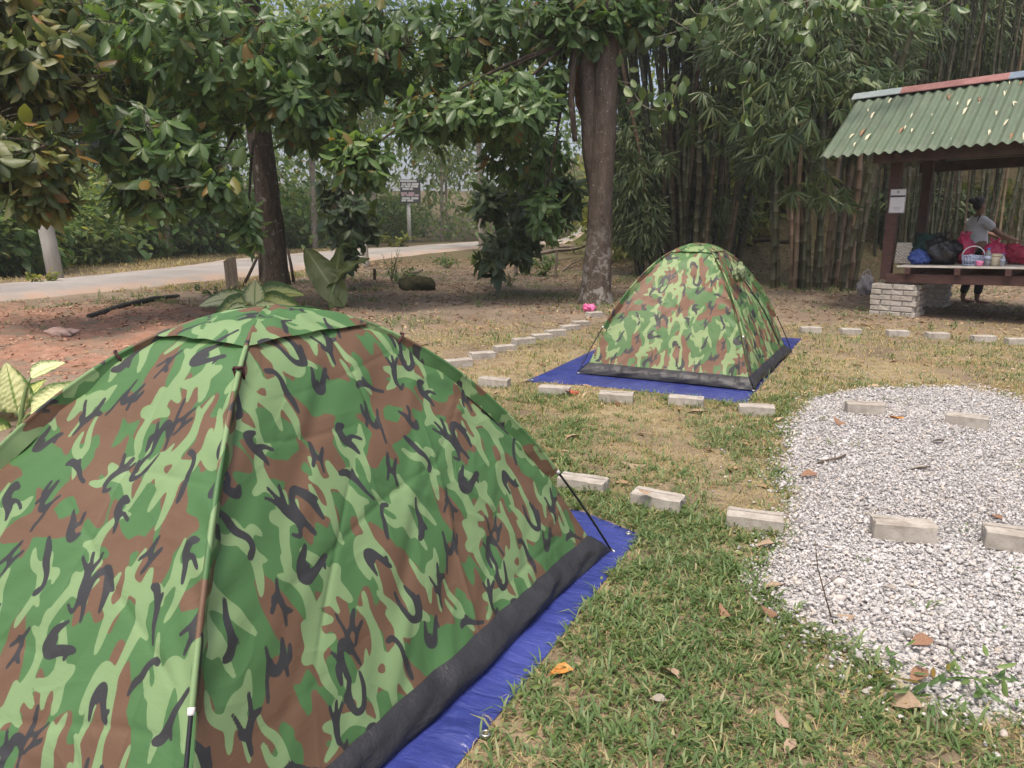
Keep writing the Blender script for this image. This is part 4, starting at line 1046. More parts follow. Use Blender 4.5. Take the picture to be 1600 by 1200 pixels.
for nd in CULM_RED.node_tree.nodes:
    if nd.type == 'VALTORGB':
        for e, c in zip(nd.color_ramp.elements, [(.045, .052, .026, 1), (.070, .068, .036, 1), (.105, .080, .050, 1), (.17, .115, .075, 1), (.21, .165, .11, 1)]): e.color = c
CULMS = [culm_mesh(i, 10.5, 0.055, bx) for i, bx in enumerate((0.10, 0.22, 0.35, 0.05, 0.6))]
CULMS_RED = []
for me in CULMS:
    m2 = me.copy(); m2.materials[0] = CULM_RED; CULMS_RED.append(m2)
def spray_mesh(seed, n, L):
    rg = np.random.default_rng(seed)
    P = np.zeros((n, 3)); a = np.linspace(-1.15, 1.15, n) + rg.normal(0, .09, n)
    D = np.c_[np.sin(a) * 0.9, 0.32 + 0.2 * rg.random(n), -0.25 - np.cos(a) * 0.75]
    N = np.c_[np.sin(a) * .3, -np.ones(n) * .9, np.ones(n) * .4] * -1 + rg.normal(0, .2, (n, 3))
    l = rg.uniform(.7, 1.05, n) * L
    TV, TF = LANCE_HI
    D, S, N = leaf_frames(D, N); W = l * 0.15
    V = P[:, None] + (D * l[:, None])[:, None] * TV[None, :, 1:2] + (S * W[:, None])[:, None] * TV[None, :, 0:1] + (N * l[:, None])[:, None] * TV[None, :, 2:3]
    F = (TF[None] + (np.arange(n) * len(TV))[:, None, None])
    b = MB(); b.raw(V.reshape(-1, 3), F.reshape(-1, 3)); b.tube([(0, 0, 0), (0, -.05, .06), (0, -.16, .12), (0, -.3, .13)], .004, 4, False)
    return b.data('leaf_spray', LEAF_BAMBOO, True)
SPRAYS = [spray_mesh(i, n, .36) for i, n in enumerate((7, 8, 6, 9, 7))]
def clump(name, label, center, n, rad, lean, scale, rng, sprays, mass, mlen=(.18, .32), leafm=None, tall=1.0, culms=None):
    c = Vector(center); T = empty(name, c, 0, label, 'bamboo', 'bamboo clumps')
    for i in range(n):
        a = rng.uniform(0, 2 * PI); q = math.sqrt(rng.uniform(0, 1))
        x, y = rad[0] * q * math.cos(a), rad[1] * q * math.sin(a)
        o = bpy.data.objects.new('culm', (culms or CULMS)[int(rng.integers(5))]); COL.objects.link(o); o.parent = T
        o.location = (x, y, hzf(c.x + x, c.y + y) - c.z - 0.12)
        s = scale * rng.uniform(.72, 1.18)
        o.scale = (s, s, tall * rng.uniform(.85, 1.1))
        tx, ty = lean * q * math.cos(a) + rng.normal(0, .035), lean * 0.6 * q * math.sin(a) + rng.normal(0, .035)
        R = Vector((tx, ty, 1)).to_track_quat('Z', 'Y')
        o.rotation_mode = 'QUATERNION'; o.rotation_quaternion = R @ Matrix.Rotation(a + rng.normal(0, .5), 3, 'Z').to_quaternion()
    pts = []
    for cc, rr, k in sprays:
        p, _ = ellipsoid(cc, rr, k, rng, 0.0); pts.append(p)
    if pts:
        for p in np.concatenate(pts)[:300]:
            o = bpy.data.objects.new('leaf_spray', SPRAYS[int(rng.integers(5))]); COL.objects.link(o); o.parent = T
            o.location = Vector(p) - c
            s = rng.uniform(.7, 1.25); o.scale = (s, s, s)
            o.rotation_euler = (rng.normal(0, .3), rng.normal(0, .35), PI + rng.normal(0, .9))
    P = []; D = []; N = []; L = []
    for cc, rr, k in mass:
        p, d = ellipsoid(cc, rr, k, rng, 0.0)
        P.append(p); dd = d * np.array([1, 1, .3]) + rng.normal(0, .5, (k, 3)) + np.array([0, 0, -.75]); D.append(dd)
        N.append(rng.normal(0, .5, (k, 3)) + np.array([0, -.4, .8])); L.append(rng.uniform(*mlen, k))
    P, D, N, L = map(np.concatenate, (P, D, N, L))
    leaf_mass('foliage', P - np.array(c), D, N, L, L * .17, LANCE_LO, leafm or LEAF_BAMBOO, T)
    return T
rng = np.random.default_rng(23)
c1 = gpt(1072, 432)
clump('bamboo_clump', 'dark dense bamboo clump directly behind the far tent', c1, 58, (1.25, .9), .17, 1.15, rng,
      [(at(1130, 150, 14.5), (1.1, .9, 1.0), 46), (at(1010, 230, 16), (.7, .8, 1.0), 14)],
      [(at(1060, -25, 17.0), (2.8, 2.4, 1.5), 11000), (at(985, 270, 17.6), (.7, .9, 1.7), 4200), (at(1130, 150, 17.2), (1.5, 1.0, 1.0), 1300), (at(1060, -270, 17.5), (4.6, 3.5, 2.0), 9000), (at(1010, 350, 17.4), (.45, .6, .8), 1300), (at(1130, 330, 18), (.8, .8, .5), 700)])  # the topmost foliage mass is above the view, added to shade the clump
c2 = gpt(1285, 453)
clump('bamboo_clump', 'bamboo clump of thick reddish canes left of the pavilion', c2, 26, (.95, .6), .08, 1.0, rng,
      [(at(1230, 175, 12.2), (.8, .8, .8), 60), (at(1330, 110, 12.2), (.9, .7, .5), 40), (at(1260, 280, 12.8), (.5, .5, .35), 14), (at(1310, 305, 12.4), (.25, .3, .2), 5)],
      [(at(1270, 50, 14.0), (2.1, 1.5, 1.1), 7000), (at(1215, 230, 14.6), (.8, .8, .8), 1700), (at(1290, -230, 15), (3.6, 3.0, 1.6), 7500), (at(1350, 180, 14.6), (.9, .8, .8), 2000)], culms=CULMS_RED)  # mass highest above the frame is added overhead leafage that darkens these canes
c3 = gpt(1480, 430); c3.z = hzf(c3.x, c3.y)
clump('bamboo_clump', 'bamboo thicket of slim pale canes seen through the pavilion', c3, 70, (2.6, 1.0), .05, .72, rng,
      [(at(1430, 60, 15.5), (1.2, .9, .8), 24)],
      [(at(1480, 40, 18.5), (2.8, 1.8, 1.6), 8500), (at(1450, 320, 18.8), (2.0, .7, .5), 1600), (at(1520, -220, 18.5), (4.5, 3.0, 1.8), 6000)])  # last mass is out of view overhead, put in for shade
c4 = Vector((14.2, 23.0, hzf(14.2, 23.0)))
clump('bamboo_clump', 'yellow green bamboo clump at upper right beyond the roof', c4, 46, (3.2, 1.2), .06, .85, rng, [], [(at(1500, 70, 24), (3.5, 1.5, 2.4), 11000), (at(1600, 180, 24), (2.5, 1.2, 1.5), 2200)], (.2, .36), LEAF_LIME)
c5 = Vector((6.9, 21.5, hzf(6.9, 21.5)))
clump('bamboo_clump', 'thin yellowish bamboo on the slope between the two dark clumps', c5, 22, (1.2, .6), .10, .62, rng, [], [(at(1180, 190, 22), (1.4, .9, 1.3), 1300), (at(1160, 310, 22), (.9, .6, .5), 420)], (.18, .3), LEAF_LIME)

# ------------------------------------------------------------------ wood beyond the road
def sign_clear(P):
    '''the verge is kept cut in front of the notice board'''
    sx, sy = tuple(gp(640, 379))[:2]; t = np.clip(P[:, 1] / sy, 0, 1)
    return ~((P[:, 1] < sy + 1.0) & (P[:, 1] > 18) & (np.abs(P[:, 0] - sx * t) < 1.7) & (P[:, 2] < 6.5))
def slender(px, py, w, lean, h, label, m, crown_n, cm, crown_c=None, kink=0.0):
    b = gpt(px, py); Z = project(np.array([tuple(b)]))[2][0]; r = w / 2 / CAM_F * Z
    T = empty('slender_tree', b, 0, label, 'tree', 'trees beyond the road')
    trunk(T, [(b.x, b.y, b.z - .2, r * 1.15), (b.x + lean * .3 * h + kink, b.y, b.z + h * .3, r), (b.x + lean * .65 * h - kink, b.y, b.z + h * .65, r * .85), (b.x + lean * h, b.y, b.z + h, r * .5)], m, b, 9, .07)
    if crown_n:
        c = np.array([b.x + lean * h, b.y, b.z + h * .92]); p, d = ellipsoid(c, (h * .36, h * .36, h * .34), crown_n * 4, rng, 0.1); crown_n *= 4
        L = rng.uniform(.18, .40, crown_n)
        k_ = sign_clear(p); p, d, L = p[k_], d[k_], L[k_]
        leaf_mass('foliage', p - np.array(b), d + rng.normal(0, .6, p.shape) + np.array([0, 0, -.3]), rng.normal(0, .4, p.shape) + np.array([0, 0, 1.]), L, L * .42, LANCE_LO, cm, T)
    return T
PALE_GREEN_BARK = simple('greenish_stem', (.22, .24, .15), (.40, .40, .28), 5, .8, .2, .3)
for a in [(105, 402, 17, -.02, 8, 'brown trunk directly right of the concrete pole', BARK_DARK, 900, LEAF_FAR),
          (118, 396, 12, .02, 8, 'narrow grey trunk second to the right of the concrete pole', BARK_PALE, 700, LEAF_FAR),
          (148, 400, 10, .0, 7, 'pale stump like trunk third to the right of the concrete pole', BARK_PALE, 600, LEAF_FAR),
          (265, 402, 8, -.05, 8, 'thin crooked trunk in the bushes beyond the middle of the road', BARK_PALE, 700, LEAF_FAR, None, .12),
          (276, 398, 10, .04, 8, 'reddish trunk leaning beside the thin crooked one', BARK_RED, 700, LEAF_FAR, None, -.1),
          (325, 392, 7, .0, 9, 'straight pale green ringed stem left of the wooden post', PALE_GREEN_BARK, 500, LEAF_FAR),
          (492, 388, 9, .02, 9, 'pale trunk right of the mango trunk beyond the road', BARK_PALE, 900, LEAF_FAR),
          (588, 380, 8, -.02, 9, 'grey trunk just left of the notice board', BARK_PALE, 900, LEAF_FAR),
          (691, 376, 5, .01, 7, 'thin straight sapling right of the notice board', BARK_PALE, 350, LEAF_FAR),
          (698, 372, 4, .0, 7, 'thinnest sapling right of the notice board', BARK_PALE, 300, LEAF_FAR),
          (753, 392, 9, -.02, 8, 'pale trunk behind the dark leaves right of the road end', BARK_PALE, 600, LEAF_FAR),
          (20, 400, 14, .03, 8, 'leaning trunk left of the concrete pole', BARK_DARK, 900, LEAF_FAR),
          (220, 398, 12, -.03, 9, 'dark trunk deep in the bushes left of the crooked trunks', BARK_DARK, 900, LEAF_FAR)]:
    slender(*a)
def bush_mass(name, label, blobs, L0, m, ratio=.45, cat='bushes'):
    P = []; D = []; N = []; L = []
    for c, r, k in blobs:
        p, d = ellipsoid(c, r, k, rng, 0.3)
        P.append(p); D.append(d * np.array([1, 1, .5]) + rng.normal(0, .6, p.shape) + np.array([0, 0, -.15])); N.append(d * .5 + rng.normal(0, .4, p.shape) + np.array([0, 0, .8])); L.append(rng.uniform(*L0, k))
    P, D, N, L = map(np.concatenate, (P, D, N, L))
    P[:, 2] = np.maximum(P[:, 2], hz(P[:, 0], P[:, 1]) + .03)
    k_ = sign_clear(P); P, D, N, L = P[k_], D[k_], N[k_], L[k_]
    return tag(leaf_mass(name, P, D, N, L, L * ratio, RHOMB, m), label, cat)
bl = []
for i in range(90):
    px = rng.uniform(-150, 640); base = np.interp(px, [-150, 0, 219, 353, 453, 594, 700], [440, 428, 402, 394, 388, 380, 376]) - rng.uniform(0, 12)
    g = gpt(px, base); s = rng.uniform(.6, 1.9)
    bl.append(((g.x, g.y, g.z + s * .7), (s * 1.3, s, s * 1.0), int(520 * s * s)))
bush_mass('undergrowth', 'tangled green undergrowth along the far side of the road', bl[::2], (.12, .30), LEAF_FAR, .5)
bush_mass('undergrowth', 'darker broad leaved bushes along the far side of the road', bl[1::2], (.18, .42), LEAF_GREEN, .5)
bl = []
for i in range(60):
    px = rng.uniform(960, 1750); Z = rng.uniform(23, 34); X = (px - 800) / CAM_F * Z
    s = rng.uniform(.8, 2.2)
    bl.append(((X, Z, hzf(X, Z) + s * .6), (s * 1.3, s, s * 1.1), int(260 * s * s)))
for px, Z, s in ((1150, 20.5, .7), (1175, 21.5, .9), (1200, 22.5, 1.0), (1160, 23, 1.1), (1190, 24.5, 1.3), (1215, 21.5, .6), (1385, 20.5, .7), (1440, 21, .8), (1560, 20.5, .9), (1600, 21, .8)):
    X = (px - 800) / CAM_F * Z; bl.append(((X, Z, hzf(X, Z) + s * .4), (s * 1.3, s, s * .7), int(500 * s * s)))
bush_mass('slope_bushes', 'yellow green bushes on the slope behind the bamboo', bl, (.16, .40), LEAF_LIME, .45)
# distant wood closing the view
n = 130000
x = rng.uniform(-70, 52, n); y = rng.uniform(49, 72, n) - 0.08 * np.abs(x + 6)
h = hz(x, y); top = 22 + 5 * wob(x, y, .09, 41) + 3 * wob(x, y, .3, 42)
z = h + top * rng.uniform(0, 1, n) ** .9
k = (rng.uniform(0, 1, n) < 0.62 + 0.5 * wob(x + z * .6, y + z * 1.1, .35, 43)) & ~inpoly(x, y, road_poly)
P = np.c_[x, y, z][k]; n = len(P)
L = rng.uniform(.32, .70, n)
tag(leaf_mass('distant_wood', P, rng.normal(0, .7, (n, 3)) + np.array([0, 0, -.4]), rng.normal(0, .5, (n, 3)) + np.array([0, -.3, .9]), L, L * .5, RHOMB, LEAF_FAR), 'hazy mass of far trees closing the view', 'wood')
# leafy middle storey of the wood just beyond the road
n = 62000
x = rng.uniform(-36, 6, n); y = rng.uniform(22, 52, n)
edge = np.interp(y, RF[:, 1], RF[:, 0])
z = hz(x, y) + 12.5 * rng.uniform(0, 1, n) ** 0.85
k = (x < edge - 1.2 - 0.06 * z) | (y > 48)
k &= (rng.uniform(0, 1, n) < 0.55 + 0.55 * wob(x + z * .8, y * .8 + z * 1.3, .45, 45)) & (np.abs(x) < 0.75 * y + 3)
P = np.c_[x, y, z][k]; P = P[sign_clear(P)]; n = len(P); L = rng.uniform(.22, .5, n)
tag(leaf_mass('middle_wood', P, rng.normal(0, .7, (n, 3)) + np.array([0, 0, -.4]), rng.normal(0, .5, (n, 3)) + np.array([0, -.3, .9]), L, L * .5, RHOMB, LEAF_GREEN), 'dense mid green foliage of the wood just beyond the road', 'wood')

# ------------------------------------------------------------------ pavilion
PA = math.radians(40)                                       # its right end comes nearer
PO = gp(1357, 492); PO.z = 0
pu, pv = Vector((math.cos(PA), -math.sin(PA), 0)), Vector((math.sin(PA), math.cos(PA), 0))
PAV = empty('pavilion', PO, -PA, 'open wooden pavilion with green corrugated roof on brick piers', 'pavilion')
def pw(u, v, z): return PO + pu * u + pv * v + Vector((0, 0, z))
def pl_at(px, py, v):
    """local (u, z) of the point seen there on the plane at depth v behind the front"""
    o = Vector((0, 0, CAM_H)); d = at(px, py, 1.0) - o
    t = ((PO - o).dot(pv) + v) / d.dot(pv); q = o + d * t - PO
    return q.dot(pu), q.z
WOOD_RED = simple('red_brown_painted_wood', (0.050, 0.025, 0.021), (0.095, 0.046, 0.037), 5, 0.6, 0.3, 0.3, 0.004, stretch=(1, 6, 6))
WOOD_DARK = simple('dark_brown_wood', (0.040, 0.024, 0.018), (0.080, 0.048, 0.034), 5, 0.7, 0.25, 0.3, 0.004)  # dark brown wood of the roof frame and back posts
BOARD = simple('pale_floor_board', (0.42, 0.39, 0.34), (0.60, 0.57, 0.51), 6, 0.6, 0.3, 0.1)
PIERM = simple('mortar', (0.30, 0.28, 0.25), (0.42, 0.40, 0.36), 20, 0.95, 0.1, 0.4)
PBR = [brick_mesh('pier_brick', 0.27, 0.13, 0.066, False, 20 + i) for i in range(3)]
def pier(u, v, w, d, courses, seed):
    rg = random.Random(seed)
    H = courses * 0.076
    root = MB().box((u + w / 2, v + d / 2, H / 2 - 0.03), (w - 0.05, d - 0.05, H - 0.02)).build('pier', PIERM, PAV)
    for c in range(courses):
        z = c * 0.076 + 0.001
        off = 0.0 if c % 2 else 0.135
        for side in range(4):
            ln = w if side % 2 == 0 else d
            x = -off + (0.135 if side % 2 else 0)
            while x < ln - 0.02:
                a, b = max(x, 0.0 if side % 2 == 0 else 0.13), min(x + 0.27, ln if side % 2 == 0 else ln - 0.13)
                x += 0.28
                if b - a < 0.05: continue
                m = (a + b) / 2
                p = {0: (u + m, v + 0.065), 1: (u + w - 0.065, v + m), 2: (u + m, v + d - 0.065), 3: (u + 0.065, v + m)}[side]
                o = add('brick', PBR[rg.randrange(3)], root)
                o.location = (p[0] + rg.uniform(-.006, .006), p[1] + rg.uniform(-.006, .006), z)
                o.rotation_euler = (0, 0, (PI / 2 if side % 2 else 0) + rg.uniform(-.02, .02))
                o.scale = ((b - a) / 0.275, 1, rg.uniform(.97, 1.03))
    return root
pier(0.0, 0.0, 0.60, 0.56, 6, 1)
pier(0.10, 1.55, 0.56, 0.5, 6, 2)
pier(2.9, 0.0, 0.60, 0.56, 6, 3)
pier(2.9, 1.55, 0.56, 0.5, 6, 4)
LF = 3.7
tl = 0.0213                                                # floor and roof rise a little to the right
def sbox(name, u0, u1, v, z, dv, dz, m, parent=None, slope=0.0, bev=0.004):
    b = MB().box((0, 0, 0), (u1 - u0, dv, dz), bev=bev, M=Matrix.Rotation(-math.atan(slope), 3, 'Y'))
    o = b.build(name, m, parent or PAV); o.location = ((u0 + u1) / 2, v, z + slope * (u0 + u1) / 2)
    return o
sbox('floor_beam', 0.16, LF, 0.10, 0.525, 0.08, 0.125, WOOD_RED, None, tl)
sbox('floor_beam', 0.16, LF, 1.80, 0.525, 0.08, 0.125, WOOD_RED, None, tl)
for u in (0.45, 1.05, 1.62, 2.2, 2.8, 3.4):
    o = MB().box((0, 0, 0), (0.07, 2.0, 0.085), bev=.003).build('joist', WOOD_RED, PAV); o.location = (u, 0.95, 0.632 + tl * u)
for k in range(7):
    sbox('floor_board', 0.30, LF, 0.14 + k * 0.29, 0.691, 0.28, 0.024, BOARD, None, tl, .002)
for u, v, m, w in ((0.12, 0.24, WOOD_RED, .135), (0.20, 1.72, WOOD_DARK, .13), (3.3, 0.24, WOOD_RED, .13), (3.3, 1.72, WOOD_DARK, .13)):
    o = MB().box((0, 0, 0.95), (w, w, 1.9), bev=.004).build('post', m, PAV); o.location = (u, v, 0.50)
# roof
ev, rv, bv = -0.52, 1.00, 2.52
ze, zr = pl_at(1285, 253, ev), pl_at(1340, 158, rv)
e1, r1 = pl_at(1600, 230, ev), pl_at(1600, 124, rv)
se, sr = (e1[1] - ze[1]) / (e1[0] - ze[0]), (r1[1] - zr[1]) / (r1[0] - zr[0])
u0 = (ze[0] + zr[0]) / 2 - 0.02
def eave_z(u): return ze[1] + se * (u - ze[0])
def ridge_z(u): return zr[1] + sr * (u - zr[0])
for zb, v, m in ((0.13, -0.30, WOOD_DARK), (0.13, 2.30, WOOD_DARK)):
    o = MB().box((0, 0, 0), (LF + .3, 0.09, 0.15), bev=.004, M=Matrix.Rotation(-math.atan(se), 3, 'Y')).build('roof_beam', m, PAV); o.location = (LF / 2 + .1, v, eave_z(LF / 2) + 0.02)
o = MB().box((0, 0, 0), (LF - .1, 0.09, 0.16), bev=.004).build('tie_beam', WOOD_DARK, PAV); o.location = (LF / 2 + .1, 0.24, 2.30)
o = MB().box((0, 0, 0), (LF - .1, 0.09, 0.16), bev=.004).build('tie_beam', WOOD_DARK, PAV); o.location = (LF / 2 + .1, 1.72, 2.30)
for u in (0.26, 1.8, 3.3):
    for va, vb in ((ev + .1, rv), (bv - .1, rv)):
        a = Vector((u, va, eave_z(u) + .02)); b = Vector((u, vb, ridge_z(u) - .06))
        MB().tube([a, b], 0.045, 4).build('rafter', WOOD_DARK, PAV)
M = Mat('green_painted_roof_sheet'); P = M.objco()
n1 = M.noise(1.6, 5, 0.65, 0.3, P); n2 = M.noise(14, 4, 0.7, 0, P)
col = M.ramp(n1, [(0.3, (0.072, 0.106, 0.068)), (0.55, (0.100, 0.138, 0.090)), (0.8, (0.138, 0.172, 0.118))])
col = M.mix(M.mapr(n2, 0.5, 0.75, 0, 0.4), col, (0.16, 0.15, 0.11))
st = M.noise(5, 5, 0.7, 0.2, M.n('Mapping', {'Vector': P, 'Scale': (3.0, .35, .35)}).outputs[0])
col = M.mix(M.mapr(st, 0.48, 0.75, 0, 0.6), col, (0.075, 0.075, 0.055))
ROOFG = M.done(M.bsdf(col, 0.6, 0.35, M.bump(n2, 0.15, 0.004)))
def roof_sheet(ua, ub, va, vb, za, zb, lift):
    nu = max(8, int((ub - ua) / 0.0125)); u = np.linspace(ua, ub, nu); tv = np.linspace(0, 1, 10)
    V = []
    for t in tv:
        z = (1 - t) * np.array([za(q) for q in u]) + t * np.array([zb(q) for q in u]) - 0.012 * math.sin(PI * t)
        cor = 0.019 * np.cos(2 * PI * u / 0.130)
        V.append(np.c_[u, np.full(nu, va + (vb - va) * t), z + cor + lift])
    top = np.concatenate(V); bot = top - np.array([0, 0, 0.005])
    F = grid_faces(nu, 10); k = len(top)
    E = []
    for a, b in zip(range(nu - 1), range(1, nu)): E += [(b, a, a + k, b + k), (k - nu + a, k - nu + b, 2 * k - nu + b, 2 * k - nu + a)]
    for j in range(9): E += [(j * nu, (j + 1) * nu, (j + 1) * nu + k, j * nu + k), ((j + 1) * nu + nu - 1, j * nu + nu - 1, j * nu + nu - 1 + k, (j + 1) * nu + nu - 1 + k)]
    me = np_mesh('roof_sheet', np.concatenate([top, bot]), np.concatenate([F, F[:, ::-1] + k, np.array(E)]), True)
    return add('roof_sheet', me, PAV, ROOFG)
cuts = [u0, u0 + 1.43, u0 + 2.86, u0 + 4.29]
for i in range(3):
    roof_sheet(cuts[i], cuts[i + 1] + .06, ev, rv, eave_z, ridge_z, 0.06 + 0.007 * (i % 2))
    roof_sheet(cuts[i], cuts[i + 1] + .06, bv, rv, eave_z, ridge_z, 0.06 + 0.007 * (i % 2))
def capm(n, a, b): return simple(n, a, b, 7, 0.6, 0.3, 0.2)
CAPS = [(u0 - .06, u0 + .60, capm('pale_blue_ridge', (.17, .21, .21), (.27, .31, .30))), (u0 + .60, u0 + 1.92, capm('faded_red_ridge', (.19, .085, .075), (.27, .135, .12))), (u0 + 1.92, u0 + 4.35, capm('blue_grey_ridge', (.10, .14, .19), (.17, .21, .26)))]
for a, b, m in CAPS:
    bb = MB(); P = []
    for q in (a, b):
        z = ridge_z(q) + 0.10
        P += [(q, rv - .15, z - .085), (q, rv - .02, z + .010), (q, rv + .02, z + .010), (q, rv + .15, z - .085), (q, rv + .15, z - .097), (q, rv, z - .006), (q, rv - .15, z - .097)]
    bb.raw(P, [(i, (i + 1) % 7, 7 + (i + 1) % 7, 7 + i) for i in range(7)] + [tuple(range(6, -1, -1)), tuple(range(7, 14))]).build('ridge_cap', m, PAV)
# dry bamboo leaves caught in the roof's valleys
DRYLEAF = [simple('pale_dry_leaf', (.42, .40, .28), (.60, .58, .44), 10, .7, .2), simple('brown_dry_leaf', (.20, .11, .06), (.34, .21, .13), 10, .75, .2)]
def curl_leaf(seed, m, w=.5, curl=.25):
    b = leaf_template((0, .15, .4, .7, 1), (0, .3, .5, .4, 0), curl, -.5 if seed % 2 else .3, .03)
    return tmesh('dry_leaf', b, m)
RL = [curl_leaf(0, DRYLEAF[0]), curl_leaf(1, DRYLEAF[0]), curl_leaf(1, DRYLEAF[1])]
rng = np.random.default_rng(31)
slope_v = Vector((0, rv - ev, 0))
for i in range(46):
    u = round((rng.uniform(u0 + .25, u0 + 3.0) - 0.065) / 0.130) * 0.130 + 0.065; t = rng.uniform(.10, .93)
    z = (1 - t) * eave_z(u) + t * ridge_z(u) + 0.06 - 0.012 * math.sin(PI * t) - 0.006
    p = pw(u, ev + (rv - ev) * t, z)
    brown = i % 6 == 0
    o = add('dry_leaf', RL[2] if brown else RL[i % 2])
    sl = math.atan2(ridge_z(u) - eave_z(u), rv - ev)
    R = Matrix.Rotation(-PA, 4, 'Z') @ Matrix.Rotation(sl, 4, 'X') @ Matrix.Rotation(rng.normal(0, .18) + (PI if rng.random() < .5 else 0), 4, 'Z')
    l = rng.uniform(.10, .30)
    o.matrix_world = Matrix.Translation(p) @ R @ Matrix.Diagonal((l * .17, l, l * .5, 1))
    if brown: tag(o, 'brown curled dry leaf on the green corrugated roof', 'leaf', 'brown dry leaves on the roof')
    else: tag(o, 'pale dry bamboo leaf lying on the green corrugated roof', 'leaf', 'pale dry leaves on the roof')

# notice sheet on the front post
PAPER = simple('white_paper', (.62, .62, .62), (.70, .70, .70), 3, .6, .3)
INK = simple('black_print', (.03, .03, .035), (.05, .05, .055), 10, .6, .3)
GREYINK = simple('grey_print', (.30, .30, .31), (.36, .36, .37), 10, .6, .3)
un, zn = pl_at(1388, 333, .16); un2, zn2 = pl_at(1417, 295, .16)
NT_ = empty('notice_sheet', pw((un + un2) / 2, .16, zn), -PA, 'white printed notice sheet fixed to the front post of the pavilion', 'notice')
w_, h_ = un2 - un, zn2 - zn
MB().box((0, 0, h_ / 2), (w_, .006, h_)).build('sheet', PAPER, NT_)
MB().box((0, -.0045, h_ * .70), (w_ * .92, .002, h_ * .075)).build('header_bar', INK, NT_)
fr = MB()
for c, d in (((0, h_ * .985), (w_ * .97, .004)), ((0, h_ * .02), (w_ * .97, .004)), ((-w_ * .475, h_ * .5), (.004, h_ * .96)), ((w_ * .475, h_ * .5), (.004, h_ * .96))):
    fr.box((c[0], -.0045, c[1]), (d[0], .002, d[1]))
fr.build('border', INK, NT_)
MB().box((0, -.0045, h_ * .88), (w_ * .16, .002, h_ * .10), bev=.0).build('emblem', GREYINK, NT_)
for k in range(3):
    MB().box((0, -.0045, h_ * (.24 - .055 * k)), (w_ * (.5 - .07 * k), .002, .006)).build('text_line', GREYINK, NT_)

# ------------------------------------------------------------------ things on the platform
FZ = 0.705
def fl(px, v=.45):
    """place on the floor below picture column px, v behind the front edge"""
    u, _ = pl_at(px, 400, v); return pw(u, v, FZ + tl * u)
PLB = Mat('black_bin_bag'); PLBm = PLB.done(PLB.bsdf((.012, .012, .013), .28, .5, PLB.bump(PLB.noise(14, 4, .6, .8, PLB.objco()), .6, .02)))
PLG = simple('dark_green_cloth', (.012, .035, .030), (.022, .062, .050), 8, .6, .3, .4, .01)
PLBl = simple('blue_cloth', (.02, .05, .22), (.09, .15, .42), 9, .6, .3, .4, .01)
PLR = simple('red_plastic', (.36, .02, .07), (.48, .04, .11), 8, .45, .4, .2)
PLRb = simple('red_cloth', (.26, .02, .045), (.42, .04, .08), 7, .6, .3, .4, .01)
def bag(name, label, cat, p, rad, sq, m, seed, knot=True, amp=.16, fold=.25):
    root = empty(name, p, -PA, label, cat)
    o, V = crumple('body', (0, 0, rad * sq[2] * .92), rad, m, root, seed, 22, amp, sq, 2.6, fold)
    V = o.data.vertices
    for v in V:
        if v.co.z < 0.004: v.co.z = 0.004
    if knot:
        b = MB(); z = rad * sq[2] * 1.85
        for q in range(3):
            a = q * 2.2 + seed
            b.tube([(0, 0, z - .03), (.02 * math.cos(a), .02 * math.sin(a), z + .02), (.07 * math.cos(a), .07 * math.sin(a), z + .06)], [.022, .014, .02], 6)
        b.build('knot', m, root, True)
    return root
bag('bin_bag', 'big shiny black bin bag knotted at the top on the platform', 'bag', fl(1473, .42), .20, (1.08, .9, 1.0), PLBm, 3)
bag('bin_bag', 'dark green and black bag behind the blue bundle', 'bag', fl(1447, .70), .21, (1.0, .9, 1.05), PLG, 6, False)
bag('cloth_bundle', 'crumpled blue cloth bundle between egg tray and black bag', 'bundle', fl(1437, .36), .125, (1.1, .9, .8), PLBl, 9, False, .25, .4)
bag('red_bag', 'bright red plastic bag right of the black bin bag', 'bag', fl(1506, .62), .17, (.75, .8, 1.2), PLR, 12, True)
bag('cloth_bundle', 'long heap of crimson cloth at the right end of the platform', 'bundle', fl(1596, .75), .16, (1.5, .8, .85), PLRb, 15, False, .22, .35)
bag('red_bag', 'small pinkish red bag behind the cream tub', 'bag', fl(1553, .70), .14, (1.0, .8, 1.1), PLR, 18, True)
# egg tray leaning on the bags
EGG = simple('cream_pulp', (.68, .62, .52), (.80, .75, .65), 12, .9, .1, .3)
n = 45; ax = np.linspace(0, 1, n); AX, AZ = np.meshgrid(ax, ax)
hh = 0.018 * np.sin(AX * PI * 12) * np.sin(AZ * PI * 12)
V = np.c_[(AX.ravel() - .5) * .30, hh.ravel(), AZ.ravel() * .30]
W = V - np.array([0, -.006, 0]); Ft = grid_faces(n, n)
me = np_mesh('egg_tray', np.concatenate([V, W]), np.concatenate([Ft, Ft[:, ::-1] + n * n]), True)
o = add('egg_tray', me, None, EGG); o.location = fl(1416, .62); o.rotation_euler = (-.16, 0, -PA)
tag(o, 'cream dimpled egg tray standing on edge beside the post', 'egg tray')
